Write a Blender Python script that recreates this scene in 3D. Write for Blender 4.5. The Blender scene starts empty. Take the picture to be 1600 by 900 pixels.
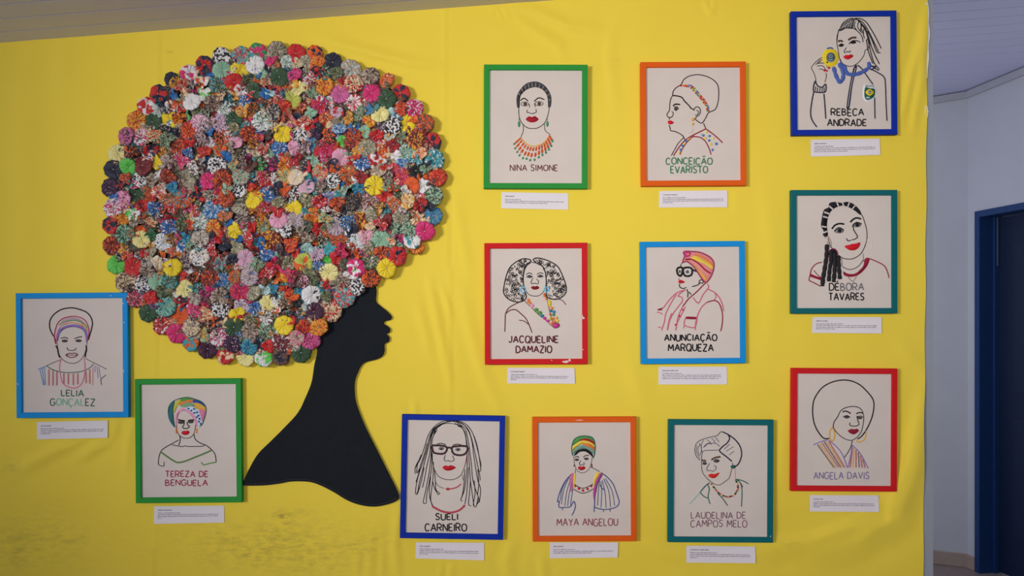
import bpy, bmesh, math, random
import numpy as np
from mathutils import Vector, Matrix

random.seed(7)
rng = np.random.default_rng(7)
sc = bpy.context.scene
COL = sc.collection

# ------------------------------------------------------------------ camera
S = 0.0023                 # metres per photo pixel on the display wall
F = 1155.0                 # focal length in pixels of the 1600 wide photo
D = F * S                  # camera to wall
HE = 1.45                  # eye height
HY = 500.0                 # photo row of the horizon
cam_d = bpy.data.cameras.new('camera')
cam_d.sensor_width = 36.0
cam_d.lens = 36.0 * F / 1600.0
cam_d.shift_y = (HY - 450.0) / 1600.0
cam_d.clip_start = 0.05
cam = bpy.data.objects.new('camera', cam_d)
COL.objects.link(cam)
cam.location = (0, -D, HE)
cam.rotation_euler = (math.pi / 2, 0, 0)
sc.camera = cam

# ------------------------------------------------------------------ light
sc.view_settings.view_transform = 'Standard'
sc.view_settings.look = 'None'
sc.view_settings.gamma = 1.0
sc.view_settings.use_curve_mapping = False
sc.view_settings.exposure = 0.0
world = bpy.data.worlds.new('world')
sc.world = world
world.use_nodes = True
bg = world.node_tree.nodes['Background']
bg.inputs['Color'].default_value = (0.70, 0.80, 1.0, 1)
bg.inputs['Strength'].default_value = 0.62


def area(name, loc, target, sx, sy, power, col):
    l = bpy.data.lights.new(name, 'AREA')
    l.shape = 'RECTANGLE'
    l.size, l.size_y = sx, sy
    l.energy = power
    l.color = col
    o = bpy.data.objects.new(name, l)
    COL.objects.link(o)
    o.location = loc
    o.rotation_euler = (Vector(target) - Vector(loc)).to_track_quat('-Z', 'Y').to_euler()
    return o


# daylight through the windows on the left; rear and passage lamps are added fill
k_ = area('window_light_left', (-3.8, -4.8, 2.3), (0.55, 0, 2.12), 1.3, 1.2, 39, (1.0, 0.96, 0.90))
k_.data.spread = math.radians(51)
k_ = area('fill_light_rear', (0.9, -5.6, 2.3), (0.40, 0, 2.08), 2.0, 1.0, 11.5, (1.0, 0.97, 0.92))  # unseen fill lamp, added to balance the light from the left
k_.data.spread = math.radians(60)
area('passage_fill_light', (0.7, 1.1, 1.7), (2.7, 1.1, 1.5), 0.7, 1.3, 13.0, (0.86, 0.90, 1.0))  # added lamp hidden behind the display wall, brightens the passage


def W(px, py, off=0.0):
    """point seen at photo pixel (px, py) that stands `off` metres in front of the display wall"""
    d = D - off
    return Vector(((px - 800.0) / F * d, -off, HE + (HY - py) / F * d))


def lin(c):
    out = []
    for v in c[:3]:
        v = v / 255.0
        out.append(v / 12.92 if v <= 0.04045 else ((v + 0.055) / 1.055) ** 2.4)
    return (out[0], out[1], out[2], 1.0)


# ------------------------------------------------------------------ materials
def new_mat(name, rough=0.8, spec=0.3):
    m = bpy.data.materials.new(name)
    m.use_nodes = True
    nt = m.node_tree
    b = nt.nodes['Principled BSDF']
    b.inputs['Roughness'].default_value = rough
    b.inputs['Specular IOR Level'].default_value = spec
    return m, nt, b


def N(nt, kind, **kw):
    n = nt.nodes.new(kind)
    for k, v in kw.items():
        setattr(n, k, v)
    return n


def mottled(name, col, rough=0.8, spec=0.3, amt=0.12, scale=60.0, bump=0.0, bscale=400.0, sheen=0.0):
    """a colour with slight procedural unevenness and an optional fine bump"""
    m, nt, b = new_mat(name, rough, spec)
    tc = N(nt, 'ShaderNodeTexCoord')
    no = N(nt, 'ShaderNodeTexNoise')
    no.inputs['Scale'].default_value = scale
    no.inputs['Detail'].default_value = 4
    nt.links.new(tc.outputs['Object'], no.inputs['Vector'])
    mx = N(nt, 'ShaderNodeMixRGB', blend_type='MIX')
    c = lin(col)
    mx.inputs[1].default_value = (c[0] * (1 - amt), c[1] * (1 - amt), c[2] * (1 - amt), 1)
    mx.inputs[2].default_value = (min(1, c[0] * (1 + amt)), min(1, c[1] * (1 + amt)), min(1, c[2] * (1 + amt)), 1)
    nt.links.new(no.outputs['Fac'], mx.inputs[0])
    nt.links.new(mx.outputs[0], b.inputs['Base Color'])
    if sheen:
        b.inputs['Sheen Weight'].default_value = sheen
    if bump:
        n2 = N(nt, 'ShaderNodeTexNoise')
        n2.inputs['Scale'].default_value = bscale
        nt.links.new(tc.outputs['Object'], n2.inputs['Vector'])
        bp = N(nt, 'ShaderNodeBump')
        bp.inputs['Strength'].default_value = bump
        bp.inputs['Distance'].default_value = 0.001
        nt.links.new(n2.outputs['Fac'], bp.inputs['Height'])
        nt.links.new(bp.outputs[0], b.inputs['Normal'])
    return m


# ------------------------------------------------------------------ object helpers
def mesh_obj(name, verts, faces, mats, fmat=None, parent=None, smooth=False):
    me = bpy.data.meshes.new(name)
    me.from_pydata([tuple(v) for v in verts], [], faces)
    for m in (mats if isinstance(mats, (list, tuple)) else [mats]):
        me.materials.append(m)
    if fmat is not None:
        me.polygons.foreach_set('material_index', fmat)
    if smooth:
        me.polygons.foreach_set('use_smooth', [True] * len(me.polygons))
    me.update()
    o = bpy.data.objects.new(name, me)
    COL.objects.link(o)
    if parent:
        o.parent = parent
    return o


def bm_obj(name, bm, mats, parent=None, smooth=False):
    bmesh.ops.recalc_face_normals(bm, faces=bm.faces[:])
    me = bpy.data.meshes.new(name)
    bm.to_mesh(me)
    bm.free()
    for m in (mats if isinstance(mats, (list, tuple)) else [mats]):
        me.materials.append(m)
    if smooth:
        me.polygons.foreach_set('use_smooth', [True] * len(me.polygons))
    o = bpy.data.objects.new(name, me)
    COL.objects.link(o)
    if parent:
        o.parent = parent
    return o


def empty(name, loc, rot=(0, 0, 0)):
    o = bpy.data.objects.new(name, None)
    o.empty_display_size = 0.1
    COL.objects.link(o)
    o.location = loc
    o.rotation_euler = rot
    return o


def tag(o, label=None, cat=None, group=None, kind=None):
    if label:
        o['label'] = label
    if cat:
        o['category'] = cat
    if group:
        o['group'] = group
    if kind:
        o['kind'] = kind
    return o


def add_box(bm, lo, hi):
    vs = [bm.verts.new((x, y, z)) for x in (lo[0], hi[0]) for y in (lo[1], hi[1]) for z in (lo[2], hi[2])]
    for f in ((0, 1, 3, 2), (4, 6, 7, 5), (0, 4, 5, 1), (2, 3, 7, 6), (0, 2, 6, 4), (1, 5, 7, 3)):
        bm.faces.new([vs[i] for i in f])
    return vs


def add_prism(bm, base, z0, z1):
    """vertical prism over a ground polygon; z1 may be a function of x"""
    zf = z1 if callable(z1) else (lambda x: z1)
    zb = z0 if callable(z0) else (lambda x: z0)
    lo = [bm.verts.new((p[0], p[1], zb(p[0]))) for p in base]
    hi = [bm.verts.new((p[0], p[1], zf(p[0]))) for p in base]
    n = len(base)
    bm.faces.new(lo)
    bm.faces.new(hi)
    for i in range(n):
        j = (i + 1) % n
        bm.faces.new([lo[i], lo[j], hi[j], hi[i]])


# ------------------------------------------------------------------ the room
def zc(x):
    """height of the sloping board ceiling"""
    return HE + 0.994 + 0.0773 * (x + 1.84)


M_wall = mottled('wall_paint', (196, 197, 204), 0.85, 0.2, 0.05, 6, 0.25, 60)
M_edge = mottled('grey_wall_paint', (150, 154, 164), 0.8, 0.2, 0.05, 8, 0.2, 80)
M_ceil = mottled("ceiling_boards", (212, 212, 240), 0.45, 0.4, 0.04, 3)
M_trim = mottled('cornice_paint', (176, 174, 182), 0.6, 0.3, 0.08, 20)
M_base = mottled('baseboard_tile', (168, 148, 136), 0.5, 0.4, 0.14, 22)
M_floor = mottled('floor_tile', (150, 135, 130), 0.4, 0.4, 0.12, 12)
M_dframe = mottled('blue_door_paint', (24, 58, 110), 0.5, 0.4, 0.2, 30)
M_dleaf = mottled('dark_blue_door_paint', (12, 30, 62), 0.5, 0.4, 0.25, 25)
M_gap_light = mottled('pale_gap_light', (88, 106, 118), 0.6, 0.3, 0.1, 20)

XE = (1458 - 800) * S        # right end of the display wall
CX, CY = 2.669, 1.673        # corner of the far room
FD = Vector((-1.0, 0.432, 0)).normalized()       # far wall, leftwards
RD = Vector((0.152, -1.0, 0)).normalized()       # right wall, towards the viewer
RN = Vector((1.0, 0.152, 0)).normalized()        # into the right wall

bm = bmesh.new()
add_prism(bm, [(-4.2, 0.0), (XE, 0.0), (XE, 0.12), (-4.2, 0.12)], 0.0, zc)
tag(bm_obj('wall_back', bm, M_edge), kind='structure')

bm = bmesh.new()
a = Vector((CX, CY, 0)) + RN * 0.3
b_ = Vector((CX, CY, 0)) + FD * 2.6
fn = Vector((FD.y, -FD.x, 0))
if fn.y < 0:
    fn = -fn
c0 = Vector((CX, CY, 0)) - FD * 0.12
add_prism(bm, [(c0.x, c0.y), (b_.x, b_.y), (b_.x + fn.x * 0.12, b_.y + fn.y * 0.12), (c0.x + fn.x * 0.12, c0.y + fn.y * 0.12)], 0.0, zc)
tag(bm_obj('wall_far', bm, M_wall), kind='structure')


def rp(t, dep=0.0):
    """ground point on the right wall, t metres from the corner, dep metres into the wall"""
    p = Vector((CX, CY, 0)) + RD * t + RN * dep
    return (p.x, p.y)


T0, T1, DH, WT = 0.066, 0.92, 2.075, 0.15
bm = bmesh.new()
add_prism(bm, [rp(0), rp(T0), rp(T0, WT), rp(0, WT)], 0.0, zc)
add_prism(bm, [rp(T0), rp(T1), rp(T1, WT), rp(T0, WT)], DH, zc)
add_prism(bm, [rp(T1), rp(6.5), rp(6.5, WT), rp(T1, WT)], 0.0, zc)
tag(bm_obj('wall_right', bm, M_wall), kind='structure')

# door: jamb and casing, leaf set at the far side of the wall
door = empty('door_1', (*rp(T0), 0))
tag(door, kind='structure')


def door_part(name, prisms, mat):
    bm = bmesh.new()
    for base, z0, z1 in prisms:
        add_prism(bm, base, z0, z1)
    o = bm_obj(name, bm, mat)
    o.data.transform(Matrix.Translation(-door.location))
    o.parent = door
    return o


cw = 0.036
door_part('door_frame', [
    ([rp(T0, -0.012), rp(T0 + cw, -0.012), rp(T0 + cw, WT - 0.01), rp(T0, WT - 0.01)], 0.0, DH),
    ([rp(T1 - cw, -0.012), rp(T1, -0.012), rp(T1, WT - 0.01), rp(T1 - cw, WT - 0.01)], 0.0, DH),
    ([rp(T0 + cw, -0.012), rp(T1 - cw, -0.012), rp(T1 - cw, WT - 0.01), rp(T0 + cw, WT - 0.01)], DH - cw, DH),
    ([rp(T0 + cw, 0.075), rp(T0 + cw + 0.014, 0.075), rp(T0 + cw + 0.014, 0.10), rp(T0 + cw, 0.10)], 0.0, DH - cw)], M_dframe)
leaf = door_part('door_leaf', [
    ([rp(T0 + cw + 0.016, 0.102), rp(T1 - cw - 0.01, 0.102), rp(T1 - cw - 0.01, 0.138), rp(T0 + cw + 0.016, 0.138)], 0.01, DH - cw - 0.005),
    ([rp(T0 + cw + 0.12, 0.094), rp(T1 - cw - 0.12, 0.094), rp(T1 - cw - 0.12, 0.104), rp(T0 + cw + 0.12, 0.104)], 0.2, 0.9),
    ([rp(T0 + cw + 0.12, 0.094), rp(T1 - cw - 0.12, 0.094), rp(T1 - cw - 0.12, 0.104), rp(T0 + cw + 0.12, 0.104)], 1.05, 1.9)], M_dleaf)
door_part('door_gap_light', [([rp(T0 + cw + 0.0145, 0.088), rp(T0 + cw + 0.019, 0.088), rp(T0 + cw + 0.019, 0.094), rp(T0 + cw + 0.0145, 0.094)], 1.76, DH - cw - 0.002)], M_gap_light)  # pale strip painted in for the light showing through the gap beside the leaf


def strip(name, p0, p1, nrm, th, z0, z1, mat):
    bm = bmesh.new()
    q0 = (p0[0] - nrm.x * th, p0[1] - nrm.y * th)
    q1 = (p1[0] - nrm.x * th, p1[1] - nrm.y * th)
    add_prism(bm, [p0, p1, q1, q0], z0, z1)
    bmesh.ops.bevel(bm, geom=[e for e in bm.edges], offset=min(0.004, th * 0.3), segments=1, affect='EDGES')
    return tag(bm_obj(name, bm, mat), kind='structure')


fl = (CX + FD.x * 2.5, CY + FD.y * 2.5)
fr = (CX, CY)
strip('baseboard_far', fl, fr, fn, 0.012, 0.0, 0.082, M_base)
strip('baseboard_right', rp(-0.008), rp(T0 - 0.002), RN, 0.014, 0.0, 0.08, M_base)
strip('trim_far', fl, fr, fn, 0.022, lambda x: zc(x) - 0.045, lambda x: zc(x) - 0.004, M_trim)
strip('trim_right', rp(0), rp(6.4), RN, 0.022, lambda x: zc(x) - 0.045, lambda x: zc(x) - 0.004, M_trim)

bm = bmesh.new()
add_box(bm, (-4.4, -7.2, -0.08), (4.4, 3.4, 0.0))
tag(bm_obj('floor', bm, M_floor), kind='structure')

# ceiling: 10 cm boards running along the wall, a small V groove between boards
verts, faces = [], []
ys = []
y = -6.988
while y < 3.3:
    ys += [(y, 0.0), (y + 0.0945, 0.0), (y + 0.097, 0.0045)]
    y += 0.1
for yy, up in ys:
    for xx in (-4.4, 4.4):
        verts.append((xx, yy, zc(xx) + up))
for i in range(len(ys) - 1):
    faces.append((2 * i, 2 * i + 2, 2 * i + 3, 2 * i + 1))
n0 = len(verts)
for yy in (ys[0][0], ys[-1][0]):
    for xx in (-4.4, 4.4):
        verts.append((xx, yy, zc(xx) + 0.06))
faces.append((n0, n0 + 1, n0 + 3, n0 + 2))
tag(mesh_obj('ceiling', verts, faces, M_ceil), kind='structure')
CARD_BOXES = [(57, 657, 169, 687), (240, 790, 351, 819), (649, 847, 757, 876), (858, 847, 966, 873), (1072, 852, 1181, 880), (1265, 773, 1374, 800),
              (1268, 495, 1378, 521), (1266, 216, 1376, 245), (783, 300, 888, 328), (1029, 297, 1137, 325), (792, 574, 899, 600), (1028, 572, 1136, 601)]
# ------------------------------------------------------------------ yellow cloth over the display wall
CL = 0.006      # how far the cloth lies in front of the plaster


def seg_dist(px, py, pts):
    best = np.full(px.shape, 1e9)
    sgn = np.zeros(px.shape)
    tt = np.zeros(px.shape)
    L = [0.0]
    for a, b in zip(pts[:-1], pts[1:]):
        L.append(L[-1] + math.hypot(b[0] - a[0], b[1] - a[1]))
    for i, (a, b) in enumerate(zip(pts[:-1], pts[1:])):
        dx, dy = b[0] - a[0], b[1] - a[1]
        l2 = dx * dx + dy * dy
        t = np.clip(((px - a[0]) * dx + (py - a[1]) * dy) / l2, 0, 1)
        d = np.hypot(px - a[0] - t * dx, py - a[1] - t * dy)
        m = d < best
        best[m] = d[m]
        cr = (dx * (py - a[1]) - dy * (px - a[0])) / math.sqrt(l2)
        sgn[m] = np.sign(cr)[m]
        tt[m] = ((L[i] + t * math.sqrt(l2)) / L[-1])[m]
    return best, sgn, tt


FOLDS = [  # polyline in photo pixels, half width px, height mm
    ([(495, 58), (560, 78), (640, 98), (700, 103)], 9, 5.0),
    ([(800, 8), (850, 25), (890, 42), (950, 48)], 9, 4.2),
    ([(790, 12), (830, 45), (870, 70), (880, 95)], 10, 2.2),
    ([(775, 10), (783, 30)], 3, 1.6), ([(785, 9), (796, 34)], 3, 1.6), ([(768, 11), (771, 28)], 3, 1.4),
    ([(900, 60), (960, 50), (1010, 55)], 12, 1.6),
    ([(1449, 10), (1440, 60), (1424, 120), (1408, 190)], 8, 5.0),
    ([(1449, 40), (1440, 110), (1430, 170), (1425, 210)], 6, 4.5),
    ([(1447, 100), (1438, 170)], 5, 2.0),
    ([(1447, 600), (1436, 660), (1418, 730), (1395, 780), (1350, 815), (1270, 845), (1180, 858)], 18, 11.0),
    ([(1445, 680), (1432, 750), (1405, 810), (1340, 850), (1250, 880)], 18, 8.0),
    ([(1000, 840), (1030, 860), (1080, 880)], 12, 3.0),
    ([(1400, 540), (1425, 560), (1446, 575)], 12, 2.5),
    ([(668, 430), (680, 490), (695, 560), (705, 610)], 7, 3.0),
    ([(690, 445), (700, 480), (705, 500)], 4, 2.4),
    ([(650, 470), (665, 520), (672, 560)], 9, 2.0),
    ([(718, 440), (735, 520), (755, 590), (790, 660)], 10, 2.6),
    ([(710, 300), (722, 380), (735, 440)], 9, 1.6),
    ([(645, 625), (650, 655)], 5, 2.4),
    ([(185, 655), (160, 690), (120, 718)], 9, 5.0),
    ([(165, 660), (110, 690), (50, 722), (15, 745)], 10, 4.5),
    ([(205, 640), (200, 690), (195, 740)], 7, 2.5),
    ([(20, 700), (60, 760), (120, 800)], 18, 3.0),
    ([(622, 790), (616, 850), (622, 910)], 7, 3.0),
    ([(580, 830), (576, 910)], 6, 2.0), ([(598, 850), (596, 910)], 4, 1.6), ([(560, 850), (556, 910)], 4, 1.2),
    ([(705, 860), (706, 910)], 5, 2.4), ([(690, 870), (686, 910)], 4, 1.6),
    ([(800, 840), (790, 880), (800, 915)], 10, 3.0), ([(845, 865), (850, 915)], 8, 2.5),
    ([(150, 195), (60, 200), (-20, 196)], 10, 1.2),
    ([(1180, 208), (1240, 209)], 5, 1.4), ([(1400, 209), (1449, 207)], 5, 1.4), ([(925, 205), (1000, 206)], 5, 1.0),
    ([(1100, 0), (1106, 14), (1110, 26)], 4, 2.6), ([(1115, 0), (1113, 24)], 3, 2.6),
    ([(60, 72), (35, 120), (30, 220), (38, 330), (30, 460)], 26, 4.0),
    ([(100, 70), (90, 140)], 14, 2.0),
    ([(130, 300), (128, 460)], 14, 2.0),
    ([(965, 20), (950, 80), (960, 180)], 10, 1.4),
    ([(1190, 260), (1210, 420), (1200, 560)], 16, 1.6),
    ([(980, 560), (1010, 640)], 16, 2.2), ([(1225, 640), (1222, 760)], 12, 2.4),
]
SEAMS = [[(696, 10), (698, 150), (702, 300), (704, 420), (706, 560), (707, 900), (707, 1140)],
         [(251, 50), (250, 240), (247, 600), (244, 860), (243, 1140)]]
x0c, x1c, st = -560.0, 1448.0, 4.0
ncx = int((x1c - x0c) / st) + 1
zb, ncy = 0.02, 300
gx = np.linspace(x0c, x1c, ncx)
PX = np.zeros((ncy, ncx))
PY = np.zeros((ncy, ncx))
for j in range(ncx):
    ytop = 68 - gx[j] * 0.0773 - 2.0 + 0.6 * math.sin(gx[j] * 0.021)
    ybot = HY + (HE - zb) / S
    v = np.linspace(0, 1, ncy)
    PY[:, j] = ytop + (ybot - ytop) * v
    lean = 1.5 - 7.0 * np.clip((PY[:, j] - 0) / 900.0, 0, 1.2)
    PX[:, j] = gx[j] + lean * max(0, (gx[j] - 1300) / 148.0) + (np.sin(PY[:, j] * 0.045) * 0.7 if j == ncx - 1 else 0)
H = np.zeros_like(PX)
for pts, w, h in FOLDS:
    d, s, t = seg_dist(PX, PY, pts)
    tap = np.clip(np.sin(np.pi * np.clip(t, 0.02, 0.98)), 0, 1) ** 0.6
    ww = np.where(s > 0, w * 0.7, w * 1.3)
    H += h * 0.0017 * tap * (np.exp(-(d / ww) ** 2) - 0.35 * np.exp(-((d - 1.6 * w) / w) ** 2))
for pts in SEAMS:
    d, s, t = seg_dist(PX, PY, pts)
    H += 0.0014 * np.exp(-(d / 5.0) ** 2) * (s > 0) - 0.0018 * np.exp(-(d / 3.0) ** 2) * (s <= 0)
for k in range(26):
    fx, fy = rng.normal(0, 0.010), rng.normal(0, 0.005)
    H += 0.00035 * np.sin(PX * fx + PY * fy + rng.uniform(0, 6.28))
H = np.clip(H, -0.005, 0.018)
# the cards and frames press the cloth flat
for x0_, y0_, x1_, y1_ in CARD_BOXES:
    dd = np.hypot(np.maximum(np.maximum(x0_ - 4 - PX, PX - x1_ - 4), 0), np.maximum(np.maximum(y0_ - 4 - PY, PY - y1_ - 4), 0))
    H = np.minimum(H, 0.0006 + 0.0174 * np.clip(dd / 26.0, 0, 1) ** 2 * (3 - 2 * np.clip(dd / 26.0, 0, 1)))
# dirt: scuffs and smudges left on the lower part of the cloth
DIRT = np.zeros_like(PX)
for cx, cy, rx, ry, a in [(436, 806, 12, 5, .9), (446, 812, 9, 10, .5), (425, 832, 14, 10, .35), (400, 866, 30, 16, .3), (455, 850, 60, 40, .22),
                          (560, 852, 34, 5, .5), (572, 860, 16, 4, .5), (590, 840, 20, 8, .25), (18, 730, 14, 10, .45), (105, 843, 12, 5, .45),
                          (133, 838, 8, 2.5, .5), (94, 781, 3, 2.5, .8), (250, 690, 8, 4, .2), (60, 830, 60, 40, .2), (26, 860, 20, 30, .25),
                          (242, 80, 4, 2, .6), (264, 81, 5, 1.5, .7), (340, 850, 30, 30, .22), (960, 800, 4, 4, .3), (1235, 850, 14, 6, .3),
                          (1400, 850, 6, 12, .2), (950, 100, 30, 12, .08), (470, 800, 40, 5, .25), (500, 880, 60, 20, .15), (440, 850, 150, 42, .28), (60, 860, 120, 40, .15)]:
    DIRT += a * np.exp(-(((PX - cx) / rx) ** 2 + ((PY - cy) / ry) ** 2))
DIRT = np.clip(DIRT * 0.75, 0, 1)
verts = []
for i in range(ncy):
    for j in range(ncx):
        verts.append(tuple(W(PX[i, j], PY[i, j], CL + H[i, j])))
faces = []
for i in range(ncy - 1):
    for j in range(ncx - 1):
        a = i * ncx + j
        faces.append((a, a + ncx, a + ncx + 1, a + 1))

m, nt, b = new_mat('yellow_cloth', 0.75, 0.25)
b.inputs['Sheen Weight'].default_value = 0.15
tc = N(nt, 'ShaderNodeTexCoord')
no = N(nt, 'ShaderNodeTexNoise')
no.inputs['Scale'].default_value = 2.2
no.inputs['Detail'].default_value = 5
nt.links.new(tc.outputs['Object'], no.inputs['Vector'])
mx = N(nt, 'ShaderNodeMixRGB')
mx.inputs[1].default_value = lin((232, 203, 60))
mx.inputs[2].default_value = lin((240, 214, 72))
nt.links.new(no.outputs['Fac'], mx.inputs[0])
at = N(nt, 'ShaderNodeAttribute', attribute_name='dirt')
n2 = N(nt, 'ShaderNodeTexNoise')
n2.inputs['Scale'].default_value = 55
n2.inputs['Detail'].default_value = 6
n2.inputs['Roughness'].default_value = 0.7
mp = N(nt, 'ShaderNodeMapping')
mp.inputs['Scale'].default_value = (0.5, 1, 1.3)
nt.links.new(tc.outputs['Object'], mp.inputs['Vector'])
nt.links.new(mp.outputs[0], n2.inputs['Vector'])
rmp = N(nt, 'ShaderNodeValToRGB')
rmp.color_ramp.elements[0].position = 0.42
rmp.color_ramp.elements[1].position = 0.68
nt.links.new(n2.outputs['Fac'], rmp.inputs[0])
mul = N(nt, 'ShaderNodeMath', operation='MULTIPLY')
nt.links.new(at.outputs['Fac'], mul.inputs[0])
nt.links.new(rmp.outputs[0], mul.inputs[1])
mx2 = N(nt, 'ShaderNodeMixRGB')
mx2.inputs[2].default_value = lin((92, 86, 62))
nt.links.new(mul.outputs[0], mx2.inputs[0])
nt.links.new(mx.outputs[0], mx2.inputs[1])
nt.links.new(mx2.outputs[0], b.inputs['Base Color'])
wv = N(nt, 'ShaderNodeTexNoise')
wv.inputs['Scale'].default_value = 350
nt.links.new(tc.outputs['Object'], wv.inputs['Vector'])
bp = N(nt, 'ShaderNodeBump')
bp.inputs['Strength'].default_value = 0.12
bp.inputs['Distance'].default_value = 0.001
nt.links.new(wv.outputs['Fac'], bp.inputs['Height'])
nt.links.new(bp.outputs[0], b.inputs['Normal'])
M_cloth = m

backdrop = empty('fabric_backdrop', W(700, 1118, 0))
tag(backdrop, 'plain yellow cloth stretched over the whole display wall behind the portraits', 'fabric backdrop')
cl = mesh_obj('cloth_panel', verts, faces, M_cloth, smooth=True)
atr = cl.data.attributes.new('dirt', 'FLOAT', 'POINT')
atr.data.foreach_set('value', DIRT.reshape(-1))
cl.data.transform(Matrix.Translation(-backdrop.location))
cl.parent = backdrop
# white under-lining peeping out along the right hand edge
M_lining = mottled('white_lining', (222, 220, 222), 0.8, 0.2, 0.05, 40)
for y0, y1, wd in ((4, 122, 3.6), (166, 186, 2.4)):
    vv, ff = [], []
    n = 24
    for i in range(n + 1):
        t = i / n
        py = y0 + (y1 - y0) * t
        wv_ = wd * math.sin(math.pi * min(1, max(0.0, t)) ** 0.8) * (0.75 + 0.25 * math.sin(t * 19))
        xe = 1448 + 1.5 - 7 * py / 900
        vv += [W(xe - 3, py, 0.002), W(xe + 0.6 + wv_, py, 0.002), W(xe + 0.6 + wv_, py, 0.0055), W(xe - 3, py, 0.0055)]
        if i:
            a = 4 * (i - 1)
            ff += [(a + k, a + (k + 1) % 4, a + 4 + (k + 1) % 4, a + 4 + k) for k in range(4)]
    o = mesh_obj('edge_lining', vv, ff, M_lining, smooth=False)
    o.data.transform(Matrix.Translation(-backdrop.location))
    o.parent = backdrop
    o['label'] = 'white lining showing at the right edge'
# ------------------------------------------------------------------ embroidered portraits
# Every portrait is a list of stitched lines.  @part starts a part;  S = stitched line, C = closed line,
# F = satin filled patch, E = filled oval, O = oval line, T = lettering, Z = chain of stitches, R = curls, Q = bead row
ART = {}
ART['striped_band'] = dict(org=(0, 440), box=((23.5, 457.5), (199, 457.5), (201, 652), (26, 653.5)), col='sky', art='''
@stitched_hair
S k 2.0 302,338 296,305 284,285 273,262 268,235 272,208 288,182 315,160 345,147 390,142 430,150 468,166 490,190 500,220 497,250 487,285 478,316
S k 2.4 302,345 312,365 316,388 324,412
S k 2.4 466,345 468,370 463,390 461,410
@stitched_headwrap
F mauve 330,215 360,196 410,194 450,215 466,242 440,224 400,212 350,220
F lilac 303,312 312,270 343,243 390,231 430,236 462,254 476,292 470,330 466,295 450,262 420,248 390,245 350,254 322,280 309,325
S m 1.5 302,338 295,300 300,260 315,222 345,198 390,188 430,192 460,210 476,240 482,275 473,322
S p 1.2 306,332 306,295 316,262 335,236 365,222
S green 1.3 318,235 350,217 395,209 440,218 472,250
S gold 1.5 474,272 462,242 440,226
S o 1.2 335,236 365,226 390,222 430,230 455,246
@stitched_face
S br 1.0 310,330 313,360 320,392 338,420 365,437 390,442 415,438 440,420 458,390 468,350 472,322
S k 1.4 328,308 350,302 370,309
S k 1.4 402,309 425,301 445,298
E gdark 350,321 17 8
E gdark 425,320 17 8
S br 1.1 363,355 366,366 374,372 385,372 396,372 408,368 413,357
C d 1.3 357,396 378,387 390,390 402,386 421,394 405,407 388,410 370,407
S d 1.0 360,397 390,398 418,396
@stitched_necklace
S p 1.8 334,412 325,440 322,470 328,510 338,545 360,565 400,576 430,565 448,540 458,500 460,455 455,412
@stitched_blouse
S t 1.3 252,456 290,478 340,490 390,492 440,486 480,470 508,444
S br 1.0 330,422 290,438 252,455
S br 1.0 462,415 490,430 520,445 550,460 578,475
S bl 1.2 205,475 230,465 255,455
S bl 1.2 215,470 225,515 236,562
S bl 1.2 227,465 234,510 240,560
S bl 1.2 240,460 244,510 247,560
S lilac 1.2 514,452 514,490
S lilac 1.2 524,456 531,522
S lilac 1.2 535,460 540,500 547,530
S navy 1.3 545,528 549,560
S t 1.3 546,530 560,515 575,505
Z r2 1.0 265,472 265,562 4 9
Z r2 1.0 287,478 287,562 4 9
Z r2 1.0 308,486 308,562 4 9
Z r2 1.0 346,496 346,552 4 7
Z r2 1.0 370,498 370,556 4 7
Z r2 1.0 397,498 397,560 4 7
Z r2 1.0 421,496 421,556 4 7
Z r2 1.0 466,486 466,550 4 7
Z r2 1.0 486,474 486,552 4 9
S r2 1.0 503,462 502,562
@stitched_lettering
T t 1.6 332 452 587 620 LELIA
T tG 1.6 272 513 634 671 GONÇALEZ
''')
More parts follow.
